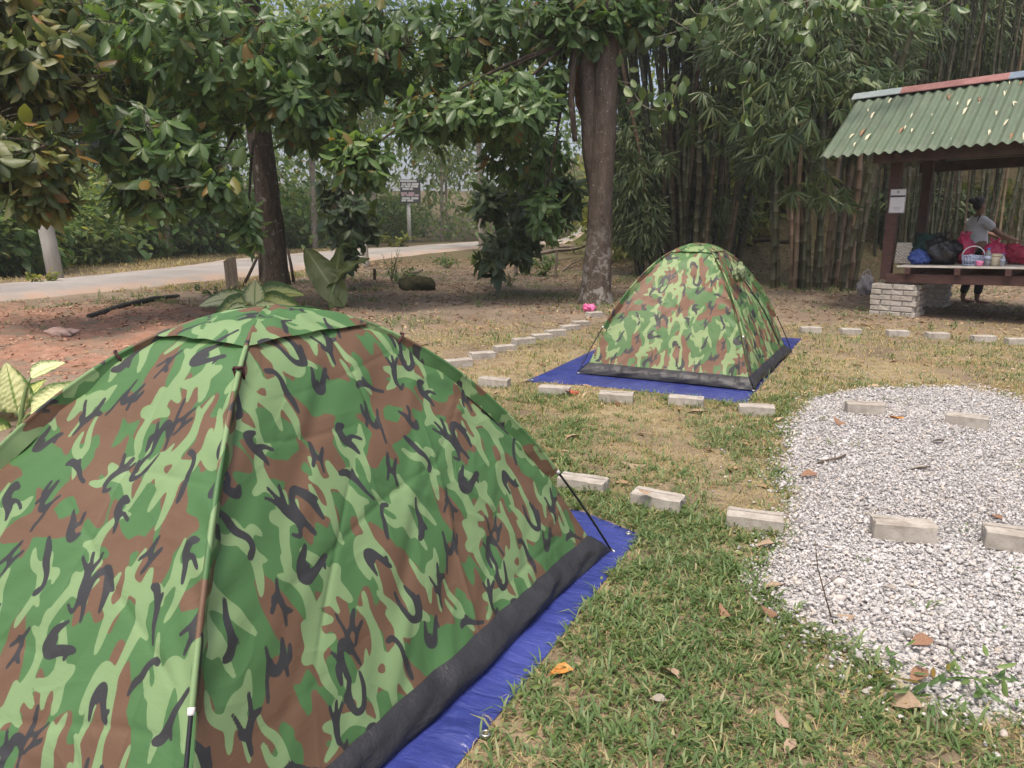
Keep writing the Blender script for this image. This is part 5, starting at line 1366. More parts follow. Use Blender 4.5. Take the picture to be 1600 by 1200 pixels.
# basket with an arched white handle
CLEARBLUE = simple('pale_blue_plastic', (.28, .36, .55), (.62, .66, .74), 34, .3, .5)
bk = empty('basket', fl(1521, .26), -PA, 'pale blue plastic basket with a white arched handle', 'basket')
b = MB(); nr = 26
for ring, (rx, ry, z) in enumerate(((.115, .08, .01), (.125, .088, .07), (.135, .095, .13))):
    b.tube([(rx * math.cos(a), ry * math.sin(a), z) for a in np.linspace(0, 2 * PI, nr)], .007, 5, False)
for k in range(20):
    a = k * 2 * PI / 20
    b.tube([(.113 * math.cos(a), .079 * math.sin(a), .008), (.134 * math.cos(a), .094 * math.sin(a), .13)], .006, 4)
b.lathe([(.112, .004), (.112, .014)], 20, sy=.7).build('body', CLEARBLUE, bk, True)
MB().tube([(.13 * math.cos(a), 0, .13 + .125 * math.sin(a)) for a in np.linspace(0, PI, 16)], .008, 6).build('handle', WHITE_PLASTIC, bk, True)
bag('folded_cloth', 'white and blue wrapped goods filling the basket', 'goods', fl(1521, .26) + Vector((0, 0, .012)), .075, (1.15, .8, .9), CLEARBLUE, 22, False, .2, .4)
# pink cup, tub, bottles
PINK = simple('pink_plastic', (.62, .17, .33), (.72, .25, .42), 6, .4, .5)
o = MB().lathe([(.028, 0), (.040, .01), (.046, .05), (.046, .07), (.041, .07), (.038, .02)], 18).build('cup', PINK, None, True); o.location = fl(1532, .13)
tag(o, 'small pink plastic cup at the platform edge before the basket', 'cup')
CREAM = simple('cream_plastic', (.50, .42, .28), (.62, .55, .40), 8, .5, .4)
tb = empty('food_tub', fl(1556, .32), -PA, 'round cream plastic tub with a lid on the platform', 'tub')
MB().lathe([(.07, 0), (.085, .01), (.095, .11), (.09, .12)], 20).build('body', CREAM, tb, True)
MB().lathe([(.098, .121), (.098, .14), (.08, .155), (.02, .16)], 20).build('lid', CREAM, tb, True)
G_ = Mat('clear_plastic'); CLEAR = G_.done(G_.bsdf((.70, .76, .82), .12, .5, None, 0.0, **{'Transmission Weight': .75, 'IOR': 1.33}))
CAPB = simple('blue_cap', (.05, .12, .42), (.09, .17, .5), 8, .4, .4)
def bottle(label, p, s):
    r = empty('bottle', p, -PA, label, 'bottle')
    MB().lathe([(.028 * s, 0), (.034 * s, .008), (.034 * s, .05 * s), (.031 * s, .06 * s), (.034 * s, .07 * s), (.034 * s, .13 * s), (.015 * s, .17 * s), (.013 * s, .185 * s)], 16).build('body', CLEAR, r, True)
    MB().lathe([(.016 * s, .186 * s), (.016 * s, .205 * s), (.006 * s, .207 * s)], 12).build('cap', CAPB, r, True)
    MB().lathe([(.0348 * s, .075 * s), (.0348 * s, .115 * s)], 16).build('wrapper', CLEARBLUE, r, True)
bottle('wide clear plastic bottle between basket and cream tub', fl(1544, .20), 1.15)
bottle('small clear water bottle right of the cream tub', fl(1568, .22), .8)

# ------------------------------------------------------------------ person standing behind the platform
SKIN = simple('skin', (.20, .105, .065), (.27, .145, .095), 6, .55, .35)
SHIRT = simple('pale_grey_shirt', (.50, .50, .51), (.64, .64, .65), 5, .85, .15, .3, .01)
TROUSER = simple('dark_trousers', (.016, .015, .017), (.035, .032, .035), 6, .85, .15, .3, .01)
HAIR = simple('black_hair', (.008, .007, .006), (.020, .016, .014), 30, .5, .4, .5, .005, stretch=(1, 1, 6))
def skin_mesh(name, joints, edges, m, parent, sub=2, root=0):
    me = bpy.data.meshes.new(name)
    me.from_pydata([j[:3] for j in joints], edges, [])
    o = add(name, me, parent, m)
    md = o.modifiers.new('skin', 'SKIN'); md.use_smooth_shade = True
    for i, j in enumerate(joints):
        d = me.skin_vertices[0].data[i]; r = j[3]
        d.radius = r if hasattr(r, '__len__') else (r, r)
        d.use_root = (i == root)
    sb = o.modifiers.new('subdivision', 'SUBSURF'); sb.levels = sub; sb.render_levels = sub
    return o
pf = gp(1520, 474); pf.z = 0
PER = empty('person', pf, 0, 'person in a pale grey shirt bending over goods on the platform', 'person')
# local x to the picture's right (the way the person faces), y away from the camera
J = [(-.02, .0, .88, (.125, .155)), (.0, 0, 1.05, (.105, .14)), (.06, 0, 1.22, (.115, .165)), (.105, 0, 1.345, (.075, .12)), (.135, 0, 1.41, .048), (.155, 0, 1.455, .046), (.175, 0, 1.50, (.078, .070)), (.185, 0, 1.56, (.088, .078)), (.18, 0, 1.625, (.070, .064)),
     (.10, -.17, 1.31, .058), (.23, -.21, 1.12, .043), (.40, -.19, 1.045, .034), (.46, -.185, 1.03, .028), (.52, -.18, 1.015, (.034, .018)),
     (.10, .17, 1.31, .058), (.25, .20, 1.13, .043), (.46, .17, 1.06, .034), (.52, .165, 1.04, .028), (.58, .16, 1.02, (.034, .018)),
     (-.02, -.09, .80, .088), (.02, -.095, .47, .060), (-.01, -.10, .10, .040), (.0, -.10, .045, .036), (.13, -.105, .028, (.024, .038)), (.19, -.105, .024, (.018, .034)),
     (-.05, .09, .80, .088), (-.06, .095, .47, .060), (-.12, .10, .10, .040), (-.11, .10, .045, .036), (.02, .105, .028, (.024, .038)), (.08, .105, .024, (.018, .034)),
     (.265, 0, 1.535, .012), (.245, 0, 1.548, .016)]
def lean(A): return [(j[0] - (.38 * max(0, j[2] - .85) if j[2] > .85 else 0), *j[1:]) for j in A]
J = lean(J)
E_ = [(0, 1), (1, 2), (2, 3), (3, 4), (4, 5), (5, 6), (6, 7), (7, 8), (3, 9), (9, 10), (10, 11), (11, 12), (12, 13), (3, 14), (14, 15), (15, 16), (16, 17), (17, 18), (0, 19), (19, 20), (20, 21), (21, 22), (22, 23), (23, 24), (0, 25), (25, 26), (26, 27), (27, 28), (28, 29), (29, 30), (7, 32), (32, 31)]
for hb, sy in ((13, -1), (18, 1)):
    hx, hy, hzz = J[hb][:3]
    for k, (dy, ln) in enumerate(((-.026, .060), (-.009, .072), (.009, .068), (.026, .052))):
        i = len(J)
        J.append((hx + .035, hy + dy, hzz - .004, .0085)); J.append((hx + .035 + ln * .5, hy + dy * 1.1, hzz - .014, .0080)); J.append((hx + .03 + ln, hy + dy * 1.1, hzz - .034, .0068))
        E_ += [(hb, i), (i, i + 1), (i + 1, i + 2)]
    i = len(J); J.append((hx - .01, hy - sy * .040, hzz - .008, .010)); J.append((hx + .03, hy - sy * .055, hzz - .022, .0085))
    E_ += [(hb, i), (i, i + 1)]
skin_mesh('body', J, E_, SKIN, PER, 2, 0)
S = [(-.02, 0, .80, (.150, .185)), (.0, 0, 1.05, (.128, .160)), (.055, 0, 1.22, (.135, .185)), (.10, 0, 1.355, (.085, .13)), (.125, 0, 1.395, (.060, .07)),
     (.10, -.175, 1.31, .078), (.185, -.20, 1.185, .066), (.10, .175, 1.31, .078), (.19, .195, 1.19, .066)]
skin_mesh('shirt', lean(S), [(0, 1), (1, 2), (2, 3), (3, 4), (3, 5), (5, 6), (3, 7), (7, 8)], SHIRT, PER, 2, 0)
Tt = [(-.02, 0, .90, (.14, .17)), (-.02, -.09, .80, .102), (.02, -.095, .47, .076), (-.01, -.10, .14, .062), (-.05, .09, .80, .102), (-.06, .095, .47, .076), (-.12, .10, .14, .062)]
skin_mesh('trousers', Tt, [(0, 1), (1, 2), (2, 3), (0, 4), (4, 5), (5, 6)], TROUSER, PER, 2, 0)
hr = MB()
hr.lathe([(.02, .118), (.062, .100), (.090, .055), (.094, .0), (.082, -.05), (.055, -.085), (.02, -.10)], 20, (0, 0, 0), .88)
V = []
for v in hr.v:
    x, y, z = v
    if x > .045 and z < .055: x = .045 + (x - .045) * .1 - .02
    V.append((x + .163 - .275, y, z + 1.575))
hr.v = V
o = hr.build('hair', HAIR, PER, True)
bun, _ = crumple('hair_bun', (-.22, 0, 1.62), .052, HAIR, PER, 4, 12, .1, (1, 1, .9))
for sy in (-1, 1):
    MB().tube([(-.10, sy * .078, 1.555), (-.107, sy * .090, 1.545), (-.102, sy * .088, 1.52)], [.018, .020, .012], 6).build('ear', SKIN, PER, True)
    MB().lathe([(.004, -.006), (.009, 0), (.004, .006)], 8, (-.012, sy * .032, 1.572)).build('eye', INK, PER, True)
MB().tube([(-.005, -.025, 1.502), (.004, 0, 1.501), (-.005, .025, 1.502)], [.005, .008, .005], 6).build('mouth', simple('lips', (.20, .07, .06), (.26, .10, .08), 6, .5, .3), PER, True)
MB().tube([(-.08, -.06, 1.405), (-.15, -.125, 1.375), (-.19, -.14, 1.25)], .012, 6).build('shirt_strap', INK, PER, True)

# ------------------------------------------------------------------ roadside things
CONC = simple('weathered_concrete', (.30, .29, .265), (.44, .425, .39), 4, .9, .15, .4, .006, stretch=(1, 1, .3))
b = gpt(89, 441)
T = empty('utility_pole', b, 0, 'leaning grey concrete utility pole at the left roadside', 'pole')
MB().tube([(-.00, 0, -.2), (-.06, 0, .8), (-.17, 0, 2.0), (-.42, 0, 4.5), (-.75, 0, 7.8)], [.162, .155, .145, .125, .10], 18).build('shaft', CONC, T, True)
MB().box((-.74, 0, 7.4), (1.5, .09, .11), bev=.005).build('crossarm', CONC, T)
GREYWOOD = simple('weathered_wood', (.13, .105, .08), (.26, .22, .17), 7, .9, .15, .5, .008, stretch=(4, 4, .7))
b = gpt(364, 453)
bb = MB(); w = .115; h = .62
bb.raw([(-w, -w, -.1), (w, -w, -.1), (w, w, -.1), (-w, w, -.1), (-w, -w, h - .07), (w, -w, h), (w, w, h - .02), (-w, w, h - .09), (0, -w * 1.02, h - .02)], [(3, 2, 1, 0), (0, 1, 5, 8, 4), (1, 2, 6, 5), (2, 3, 7, 6), (3, 0, 4, 7), (4, 8, 7), (8, 5, 6, 7)])
o = bb.build('wooden_post', GREYWOOD); o.location = b; o.rotation_euler = (.02, -.03, .35)
tag(o, 'short square weathered wooden post left of the mango trunk', 'post')
for (ax, ay, bx, by, r, l) in ((380, 448, 402, 402, .035, 'thin dark prop stick leaning right against the mango tree'), (409, 441, 403, 330, .06, 'upright dark stem close against the left of the mango trunk'), (459, 441, 449, 388, .035, 'grey stick leaning on the right side of the mango trunk')):
    a = gpt(ax, ay); Z = project(np.array([tuple(a)]))[2][0]; q = at(bx, by, Z + .12)
    o = MB().tube([Vector(), (q - a) * .5 + Vector((.01, 0, .01)), q - a], [r, r * .95, r * .8], 8).build('prop_stick', BARK_DARK, None, True); o.location = a
    tag(o, l, 'stick')
# notice board
b = gpt(640, 379)
Z = project(np.array([tuple(b)]))[2][0]; k = Z / CAM_F
SG = empty('notice_board', b, 0, 'dark notice board with white lines on a pale mottled post beyond the road', 'sign')
MB().tube([(0, 0, -.1), (0, 0, 62 * k)], [.13, .12], 10).build('post', simple('mottled_post', (.34, .33, .29), (.70, .68, .62), 9, .9, .1, .4), SG, True)
SIGNB = simple('dark_sign_face', (.075, .080, .080), (.11, .115, .115), 3, .5, .3)
MB().box((4 * k, -.16, 78 * k), (31 * k, .06, 35 * k), bev=.01).build('board', SIGNB, SG)
SW = simple('white_lettering', (.72, .72, .70), (.82, .82, .80), 14, .6, .3)
SP = simple('pink_lettering', (.55, .40, .43), (.66, .50, .52), 14, .6, .3)
for row, (z, segs, m) in enumerate(((93.2, ((-11, 14),), SW), (88.6, ((-9, -2), (-.5, 5), (6.5, 17)), SW), (85.2, ((-10, -6), (-4.5, 4), (5, 16)), SW), (81.5, ((-8, 2), (3, 8)), SW), (75.0, ((-10.5, -1), (1, 10)), SP), (72.0, ((-10, -5), (-3, 9), (10.5, 17)), SP), (67.5, ((-9, 3), (5, 16)), SW), (64.2, ((-10, -3), (-1, 8)), SW))):
    for x0, x1 in segs:
        MB().box(((x0 + x1) / 2 * k, -.2, z * k), ((x1 - x0) * k, .012, 3.0 * k)).build('text_line', m, SG)
# black pipe in the red soil
a, q = gpt(140, 500), gpt(278, 465)
PIPE = simple('black_pipe', (.016, .015, .014), (.050, .045, .040), 9, .6, .3, .4, .01)
o = MB().tube([Vector((0, 0, -.02)), (q - a) * .33 + Vector((0, 0, .03)), (q - a) * .66 + Vector((.05, -.05, .05)), (q - a) + Vector((0, 0, .0))], [.042, .048, .048, .045], 10).build('drain_pipe', PIPE, None, True); o.location = a
tag(o, 'black drain pipe half sunk in the red earth beside the road', 'pipe')
def rock(label, px, py, s, m, seed, sq=(1, .8, .5), cat='stone', name='stone'):
    p = gpt(px, py); o, _ = crumple(name, (0, 0, s * sq[2] * .5), s, m, None, seed, 14, .28, sq, 2.4, .25); o.location = p
    return tag(o, label, cat)
PALE_RED = simple('pale_red_stone', (.38, .25, .20), (.52, .38, .32), 7, .9, .1, .4)
rock('pale pinkish stone on the red earth behind the foreground tent', 100, 528, .13, PALE_RED, 3, (1.3, .7, .45))
MOSS = simple('mossy_earth', (.030, .036, .016), (.085, .075, .040), 8, .95, .1, .9, .03)
rock('dark mossy stump mound on the bare earth in mid distance', 653, 452, .34, MOSS, 8, (1.1, .8, .50), 'stump', 'stump')
o = MB().tube([(0, 0, -.05), (.01, 0, .22), (.0, 0, .26)], [.035, .035, .028], 8).build('stake', BARK_DARK); o.location = gpt(585, 436); tag(o, 'short dark stake sticking out of the ground left of the mound', 'stake')
for l, (ax, ay), (bx, by), r, z0, z1 in (('pale broken stick lying behind the mossy mound', (628, 434), (660, 425), .035, .03, .06), ('grey log rail lying left of the forked tree', (836, 412), (908, 402), .07, .30, .34), ('brown plank lying above the log rail', (862, 400), (912, 398), .09, .28, .30), ('thin crooked branch under the log rail', (880, 424), (910, 410), .03, .03, .18),
                                         ('dead dark branch leaning towards the bamboo behind the far tent', (1178, 424), (1243, 402), .05, .02, .75)):
    a, q = gpt(ax, ay), gpt(bx, by); a.z += z0; q.z += z1
    if 'leaning' in l: q = at(1246, 378, 15.0)
    o = MB().tube([Vector(), (q - a) * .4 + Vector((0, 0, .03)), (q - a) * .7 + Vector((0, 0, -.01)), q - a], [r, r * .95, r * .85, r * .7], 8).build('dead_branch', GREYWOOD if 'dark' not in l else BARK_DARK, None, True); o.location = a
    tag(o, l, 'branch')
for i, (px, py, h) in enumerate(((823, 424, .5), (848, 428, .45), (868, 434, .62))):
    o = MB().tube([(0, 0, -.1), (.01, 0, h * .6), (.03, 0, h)], [.03, .03, .022], 7).build('rail_stake', GREYWOOD); o.location = gpt(px, py)
    tag(o, ('left', 'middle', 'right')[i] + ' upright stake holding the log rail by the forked tree', 'stake', 'stakes of the log rail')
# crumpled pink plastic and a grey carrier bag
PKM = simple('pink_film', (.60, .06, .22), (.75, .20, .38), 10, .4, .4, .4, .01)
o, _ = crumple('plastic_wrapper', (0, 0, .055), .075, PKM, None, 6, 16, .3, (1.2, .9, .8), 3.0, .5); o.location = gpt(920, 489)
tag(o, 'crumpled bright pink plastic wrapper at the end of the brick row', 'wrapper')
GB = Mat('grey_carrier'); GBm = GB.done(GB.transl(GB.bsdf(GB.ramp(GB.noise(9, 4, .6, .5, GB.objco()), [(.3, (.30, .27, .27)), (.7, (.55, .52, .52))]), .4, .4, GB.bump(GB.noise(18, 4, .6, .8, GB.objco()), .5, .02)), (.5, .48, .48), .3))
R_ = empty('carrier_bag', gpt(1351, 462), 0, 'full grey plastic carrier bag on the ground by the bamboo', 'bag')
o, _ = crumple('body', (0, 0, .17), .17, GBm, R_, 10, 20, .2, (.75, .7, 1.1), 2.6, .35)
MB().tube([(-.08, 0, .30), (-.05, 0, .40), (.02, 0, .45), (.07, 0, .38), (.08, 0, .30)], .012, 6).build('handle', GBm, R_, True)

# ------------------------------------------------------------------ broad leaved plants
def big_leaf_mesh(name, m, wr, notch=0.0, droop=.3, wave=.02, seed=0, cup=.25):
    nu, nv = 13, 20; V = []; cen = []; rib = []
    for j in range(nv):
        s = j / (nv - 1)
        hw = wr * (math.sin(PI * min(1, s ** .72)) ** .75) * (1 - .10 * s) + .001
        for i in range(nu):
            q = -1 + 2 * i / (nu - 1)
            y = s - notch * abs(q) ** 1.5 * (1 - s) ** 2
            V.append((q * hw, y, -droop * s * s + cup * hw * abs(q) ** 1.3 + wave * math.sin(s * 21 + q * 2 + seed) * abs(q)))
            cen.append(1 - abs(q)); rib.append(math.cos((s * 15 - abs(q) * 3.2) * PI))
    me = np_mesh(name, V, grid_faces(nu, nv), True); fattr(me, 'cen', cen); fattr(me, 'rib', rib); me.materials.append(m)
    return me
def var_mat(name, c_edge, c_mid, c_rib, lo, hi, ns=9):
    M = Mat(name); P = M.objco(); cen = M.attr('cen')
    n = M.noise(ns, 4, .65, .5, P)
    f = M.math('ADD', M.math('ADD', cen, M.math('MULTIPLY', M.math('SUBTRACT', n, .5), .75)), M.math('MULTIPLY', M.attr('rib'), .07))
    col = M.mix(M.mapr(f, lo, hi), c_edge, c_mid)
    col = M.mix(M.mapr(cen, .90, .97), col, c_rib)
    sh = M.bsdf(col, .38, .5, M.bump(M.attr('rib'), .25, .01))
    return M.done(M.transl(sh, M.mix(1.0, col, (1.3, 1.35, .8), 'MULTIPLY'), .3))
DUMB = var_mat('variegated_leaf', (.085, .170, .034), (.70, .72, .38), (.26, .36, .11), .08, .42)
DUMB2 = var_mat('dark_variegated_leaf', (.075, .150, .030), (.56, .60, .22), (.20, .30, .08), .25, .62)
EAR = var_mat('elephant_ear_leaf', (.115, .150, .040), (.170, .205, .060), (.30, .34, .15), .2, .9, 4)
STEMG = simple('green_stalk', (.10, .15, .05), (.20, .26, .10), 6, .5, .35)
def plant(name, label, base, leaves, meshes, stem_r):
    T = empty(name, base, 0, label, 'plant')
    b = Vector(base)
    for i, (tip0, tip1, nrm, W, mi) in enumerate(leaves):
        p0, p1 = Vector(tip0), Vector(tip1); D = p1 - p0; L = D.length; D.normalize()
        N = Vector(nrm); N = (N - D * N.dot(D)).normalized(); S = D.cross(N)
        o = bpy.data.objects.new('leaf', meshes[mi]); COL.objects.link(o); o.parent = T
        q = p0 - b
        o.matrix_local = Matrix(((S.x * W, D.x * L, N.x * L, q.x), (S.y * W, D.y * L, N.y * L, q.y), (S.z * W, D.z * L, N.z * L, q.z), (0, 0, 0, 1)))
        st = Vector((random.uniform(-.03, .03), random.uniform(-.03, .03), 0))
        MB().tube(bez(st, q, (q.x * -.25, q.y * -.25, q.length * .18), 8), list(np.linspace(stem_r * 1.3, stem_r * .6, 8)), 7).build('stalk', STEMG, T, True)
    return T
DL = [big_leaf_mesh('leaf', DUMB, .5, 0, .22, .012, 0, .25), big_leaf_mesh('leaf', DUMB, .5, 0, .55, .015, 2, .12), big_leaf_mesh('leaf', DUMB2, .5, 0, .40, .012, 3, .3)]
EL = [big_leaf_mesh('leaf', EAR, .5, .55, .15, .04, 1, .10), big_leaf_mesh('leaf', EAR, .5, .55, .35, .06, 4, .25)]
Z1 = 5.0; base = gp(40, 668); base = Vector((base.x, base.y, hzf(base.x, base.y)))
Zb = project(np.array([tuple(base)]))[2][0]
plant('dumb_cane', 'variegated yellow green dumb cane at the left edge behind the tent', base,
      [(at(28, 645, Zb), at(8, 570, Zb - .1), (.5, -1, .5), .24, 0), (at(48, 590, Zb), at(95, 560, Zb + .05), (-.2, -.8, 1), .16, 0), (at(48, 645, Zb - .05), at(128, 590, Zb - .1), (-.25, -.9, 1), .20, 0),
       (at(15, 640, Zb + .1), at(-50, 600, Zb + .2), (.1, -.8, 1), .20, 1), (at(20, 680, Zb), at(-30, 660, Zb - .2), (.1, -.8, 1), .20, 2), (at(40, 640, Zb + .15), at(60, 575, Zb + .35), (0, -.5, 1), .15, 2)], DL, .013)
base = gpt(402, 492); Zb = project(np.array([tuple(base)]))[2][0]
plant('dumb_cane', 'variegated dumb cane with pale centred leaves behind the tent top', base,
      [(at(388, 470, Zb), at(306, 455, Zb - .15), (-.1, -1, .9), 0.33, 1), (at(392, 470, Zb - .1), at(322, 492, Zb - .3), (-.2, -1, .9), 0.35, 2), (at(398, 478, Zb - .1), at(397, 436, Zb - .1), (.1, -1, .3), .34, 0),
       (at(404, 470, Zb), at(478, 478, Zb - .1), (.2, -1, .9), 0.32, 2), (at(404, 465, Zb + .2), at(470, 446, Zb + .3), (.1, -1, .9), 0.39, 2), (at(396, 486, Zb - .2), at(432, 474, Zb - .35), (.1, -1, .9), 0.23, 0), (at(392, 465, Zb + .2), at(350, 445, Zb + .4), (0, -1, .9), 0.30, 1),
       (at(385, 480, Zb - .2), at(352, 486, Zb - .4), (0, -1, .9), 0.21, 0)], DL, .017)
base = gpt(519, 484); Zb = project(np.array([tuple(base)]))[2][0]
plant('elephant_ear', 'elephant ear plant with big upright leaves behind the tent', base,
      [(at(516, 446, Zb), at(476, 384, Zb - .05), (.25, -1, .35), .46, 0), (at(524, 440, Zb + .1), at(530, 377, Zb + .2), (.1, -1, .2), .26, 1), (at(528, 432, Zb), at(566, 394, Zb - .05), (-.75, -.8, .5), .22, 1), (at(512, 430, Zb + .15), at(500, 452, Zb + .2), (-.2, -1, .2), .28, 1)], EL, .026)
# small weeds, shrubs and strappy tufts in mid distance
rng = np.random.default_rng(51)
def strap(label, px, py, n, L, m=GRASS):
    p = gpt(px, py); T = empty('strap_plant', p, 0, label, 'plant', 'strap leaved plants in mid distance')
    az = rng.uniform(0, 2 * PI, n)
    o = blades('leaves', rng.normal(0, .05, n), rng.normal(0, .05, n), np.zeros(n), az, rng.uniform(.6, 1, n) * L, rng.uniform(.02, .035, n), rng.uniform(.3, .95, n), m); o.parent = T
def weed(label, px, py, h, n, m, ll=(.05, .1), r=.35):
    p = gpt(px, py); T = empty('shrub', p, 0, label, 'shrub', 'small shrubs in mid distance')
    w = MB(); P = []; D = []
    for i in range(max(5, n // 12)):
        a = rng.uniform(0, 2 * PI); e = Vector((math.cos(a) * r * rng.uniform(.3, 1), math.sin(a) * r * rng.uniform(.3, 1), h * rng.uniform(.5, 1)))
        pts = bez((0, 0, 0), e, (0, 0, h * .1), 6); w.tube(pts, list(np.linspace(.008, .003, 6)), 4)
        for k in range(12):
            t = rng.uniform(.3, 1); q = pts[min(5, int(t * 5))]
            P.append(np.array(q) + rng.normal(0, .03, 3)); D.append(np.array([math.cos(a), math.sin(a), .2]) + rng.normal(0, .7, 3))
    w.build('stems', TWIG, T, True)
    P = np.array(P); D = np.array(D); L = rng.uniform(*ll, len(P))
    leaf_mass('foliage', P, D, rng.normal(0, .4, P.shape) + np.array([0, 0, 1.]), L, L * .5, BROAD_LO, m, T)
for a in (('strappy green tuft right of the road end', 742, 414, 60, .62), ('strappy green tuft beside the young tree stem', 822, 428, 40, .7), ('low strappy tuft left of the log rail', 768, 424, 44, .45)): strap(*a)
for a in (('twiggy green weed left of the mossy mound', 612, 438, .75, 90, LEAF_GREEN, (.05, .1), .4), ('low leafy weed in front of the twiggy weed', 628, 442, .35, 120, LEAF_GREEN, (.06, .12), .5), ('tiny seedling on the bare earth below the young tree', 798, 446, .45, 40, LEAF_GREEN, (.05, .09), .2), ('yellow green fern like weed at the foot of the notice board', 622, 388, .8, 200, LEAF_LIME, (.15, .3), .9),
          ('yellow green weed at the foot of the concrete pole', 70, 448, .35, 80, LEAF_LIME, (.08, .16), .35), ('low weeds in front of the wooden post', 345, 478, .3, 120, LEAF_GREEN, (.06, .1), .5), ('green weeds behind the left part of the brick row', 700, 420, .4, 120, LEAF_GREEN, (.08, .14), .6), ('bushy weed left of the forked tree foot', 850, 432, .55, 150, LEAF_GREEN, (.08, .16), .5)): weed(*a)
# climbing vine across the top of the picture
LEAF_VINE = leaf_mat('vine_leaf', [(0.0, (.045, .085, .030)), (.5, (.075, .130, .045)), (.85, (.115, .185, .060)), (1.0, (.20, .27, .09))], .4, .3, .5)
VM = [tmesh('leaf', t, LEAF_VINE) for t in BROAD_HI]
vb = gpt(960, 470)
VT = empty('climbing_vine', vb, 0, 'leafy vine hanging across from the forked tree over the bamboo', 'vine')
vs = MB(); P = []; D = []; N = []
paths = [[(900, -40, 11.6), (905, 40, 11.6), (880, 60, 11.5), (930, 100, 11.5), (1000, 60, 11.3), (1080, 40, 11), (1120, -10, 11)], [(940, 110, 11.6), (985, 130, 11.4), (1005, 165, 11.3), (1040, 170, 11.3), (1065, 110, 11.3)], [(1065, -20, 10.5), (1085, 20, 10.5), (1110, 15, 10.5), (1150, 5, 10.4), (1190, -20, 10.4)],
         [(1180, -20, 10.3), (1230, 5, 10.3), (1275, -5, 10.2), (1330, -20, 10.2)], [(1185, 0, 10.3), (1205, 35, 10.3), (1245, 45, 10.3), (1262, 58, 10.3)], [(1270, -20, 10.2), (1300, 12, 10.2), (1345, 10, 10.2), (1400, 10, 10.1), (1450, 20, 10.1), (1500, -10, 10.1)], [(1165, 190, 11.5), (1160, 140, 11.5), (1180, 100, 11.4), (1120, 60, 11.4)],
         [(870, 90, 12), (880, 40, 12), (900, -30, 12)], [(950, 60, 11.6), (1000, 25, 11.4), (1050, 30, 11.2), (1120, 62, 11)]]
for pa in paths:
    q = [at(*c) for c in pa]
    fine = []
    for i in range(len(q) - 1):
        for k in range(6):
            t = k / 6; c = q[i].lerp(q[i + 1], t); c.z -= .04 * math.sin(PI * t); fine.append(c)
    fine.append(q[-1])
    vs.tube([c - vb for c in fine], .006, 5)
    for c in fine:
        for _ in range(int(rng.integers(2, 5))):
            P.append(np.array(c) + rng.normal(0, .09, 3)); D.append(rng.normal(0, .7, 3) + np.array([0, -.2, -.7])); N.append(rng.normal(0, .35, 3) + np.array([0, -.7, .8]))
P, D, N = map(np.array, (P, D, N)); L = rng.uniform(.11, .22, len(P)); W = L * rng.uniform(.55, .75, len(P))
kk = biggest(P, D, L, 300)
leaf_objects('leaf', P[kk], D[kk], N[kk], L[kk], W[kk], VM, VT, rng, vb)
vs.build('stem', simple('vine_stem', (.16, .15, .10), (.30, .28, .20), 6, .8, .2), VT, True)

